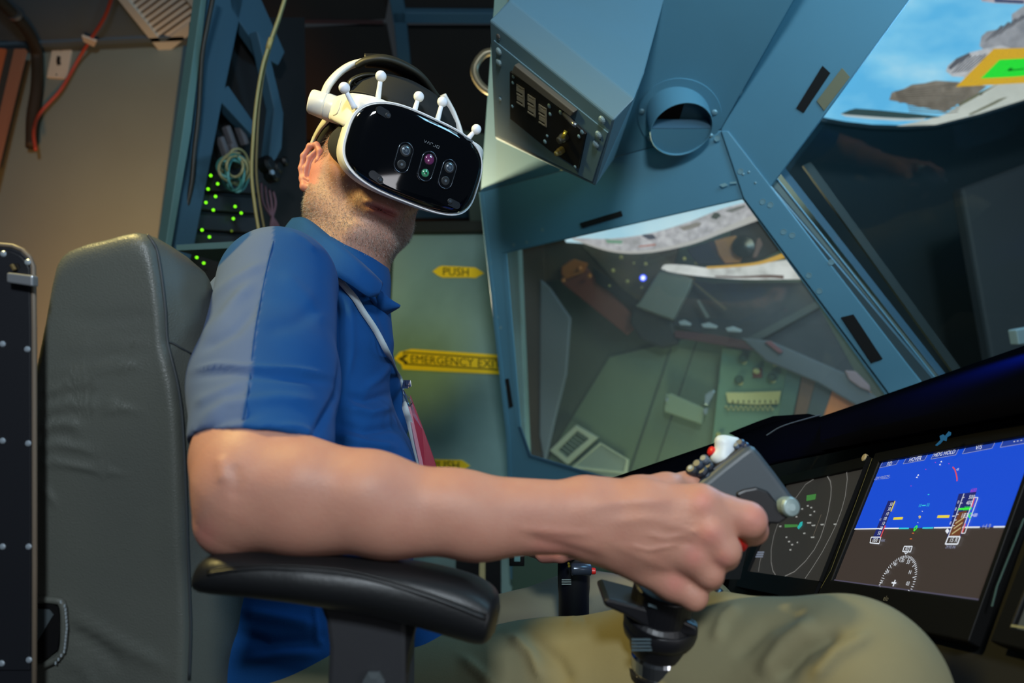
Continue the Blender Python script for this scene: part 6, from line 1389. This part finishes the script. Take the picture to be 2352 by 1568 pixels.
# ================================================================== far control stick
fst = thing('collective_stick', 'small black control stick with a red button in the far hand', 'stick', W(1320, 1420, .93))
link('stick_column', lathe(W(1318, 1345, .905), U_, [(.020, -.12), (.020, -.01), (.021, .0), (.021, .03), (.019, .05)], 28), plb, fst, bevel=.001, smooth=True)
link('barrel_switch', lathe(W(1312, 1307, .87), R_, [(.007, 0), (.0075, .003), (.0075, .024), (.006, .025)], 20), mat('barrel_grey', '#3c4450', rough=.25, metal=.4), fst, smooth=True)
link('red_button', lathe(W(1359, 1311, .87), R_, [(.004, 0), (.004, .004), (.003, .005)], 14), redm, fst)
for x_, y_ in ((1307, 1300), (1306, 1294)): v, f = ball_g(W(x_, y_, .865), .0018, 8, 6); link('brass_pin', mesh(v, f), mat('brass', '#b5a23a'), fst)
for i in range(3): link('label_line', mesh(*box_g(W(1301, 1331 + i*5, .884), R_*.006, U_*.0006, F_*.0004)), mat('label_pale', '#8c9c98'), fst)
# ================================================================== lanyard and badge
lan = thing('lanyard', 'grey ribbon lanyard with a red badge card hanging on the chest', 'lanyard', W(900, 860, .92))
lp = [(778, 642), (792, 660), (810, 688), (828, 717), (857, 762), (886, 819), (906, 860), (918, 892)]
pts = [surf(x_, y_, .0055) for x_, y_ in lp]; pts = [p for p in pts if p is not None and (p-CAM).dot(F_) > .84]
pts += [W(928, 925, .898), W(942, 975, .895), (W(954, 1025, .895)), W(966, 1072, .89), W(975, 1120, .885)]
def ribbon(P_, w, th=.0008):
    sp = spline(P_, 5); n_ = len(sp); v = []
    for i, p in enumerate(sp):
        d_ = (sp[min(i+1, n_-1)] - sp[max(i-1, 0)]).normalized(); s_ = d_.cross(F_).normalized()*w/2
        v += [p - s_, p + s_]
    f = [(2*i, 2*i+1, 2*i+3, 2*i+2) for i in range(n_-1)]; return mesh(v, f)
lm = mat('ribbon_grey', '#aab4b8', rough=.7, bump=(1500, .5, .0004))
link('ribbon', ribbon(pts, .0078), lm, lan, smooth=True, solid=.0012)
chm = mat('clip_chrome', '#c8ced2', rough=.15, metal=1.0)
clp = link('badge_clip', mesh(*box_g(W(933, 882, .895), R_*.0045, U_*.0055 + R_*.001, F_*.002)), chm, lan, bevel=.001)
v, f = frame_ring_g([W(x_, y_, .893) for x_, y_ in ((928, 872), (943, 873), (945, 888), (930, 888))], [W(x_, y_, .893) for x_, y_ in ((932, 876), (940, 876), (941, 884), (934, 884))], F_*.003); link('clip_lever', mesh(v, f), chm, clp, bevel=.0004)
link('badge_ring', tube(spline([W(x_, y_, .893) for x_, y_ in ((926, 895), (932, 905), (940, 915), (946, 925), (940, 930), (934, 920), (926, 905))], 4), .0009, 8), chm, clp)
poly_obj('badge_card', [W(942, 908, .915), W(958, 950, .912), W(975, 995, .905), W(992, 1042, .90), W(1006, 1085, .895), W(1016, 1130, .89), W(985, 1130, .88), W(972, 1078, .885), W(955, 1010, .893), W(944, 950, .90)], F_*.0018 + R_*.0005, mat('badge_red', '#8c1a2c', rough=.35, coat=.3), lan)
poly_obj('badge_sleeve', [W(936, 930, .896), W(943, 935, .896), W(958, 1005, .892), W(974, 1075, .884), W(966, 1078, .882), W(950, 1010, .89)], F_*.001, mat('sleeve_clear', '#b07a86', rough=.15, coat=.6), lan)
# ================================================================== low background between belly and shell
lowb = poly_obj('lower_side_wall', PA.poly([(1176, 1200), (1420, 1200), (1500, 1560), (1176, 1560)], .006), -PA.n*.012, mat('wall_green', '#56705f', rough=.6, bump=(200, .1, .0005)), shell, bevel=.002)
gp_ = poly_obj('low_gap_panel', [W(1050, 1180, 1.95), W(1150, 1180, 1.95), W(1152, 1568, 1.95), W(1040, 1568, 1.95)], F_*.05, black, None); tag(gp_, 'black panel in the gap between the belly and the shell below the forearm', 'panel')  # black sheet put in so the gap stays dark
cp_ = poly_obj('cream_post', [W(1102, 1180, 1.9), W(1115, 1180, 1.9), (W(1114, 1336, 1.9)), W(1101, 1330, 1.9)], F_*.01, mat('post_cream', '#b8a878', rough=.5), None); tag(cp_, 'thin cream post showing below the forearm', 'post')
lb2 = link('small_clamp', mesh(*box_g(W(1187, 1283, 1.2), R_*.013, U_*.010, F_*.01)), black, None, bevel=.002); tag(lb2, 'small black clamp just under the forearm before the green wall', 'clamp')
link('clamp_window', mesh(*box_g(W(1188, 1282, 1.188), R_*.005, U_*.005, F_*.001)), mat('clamp_teal', '#6f9a98', rough=.4), lb2)
w2o = link('window_2', w2, g2_); tag(w2o, 'windscreen pane', kind='structure')
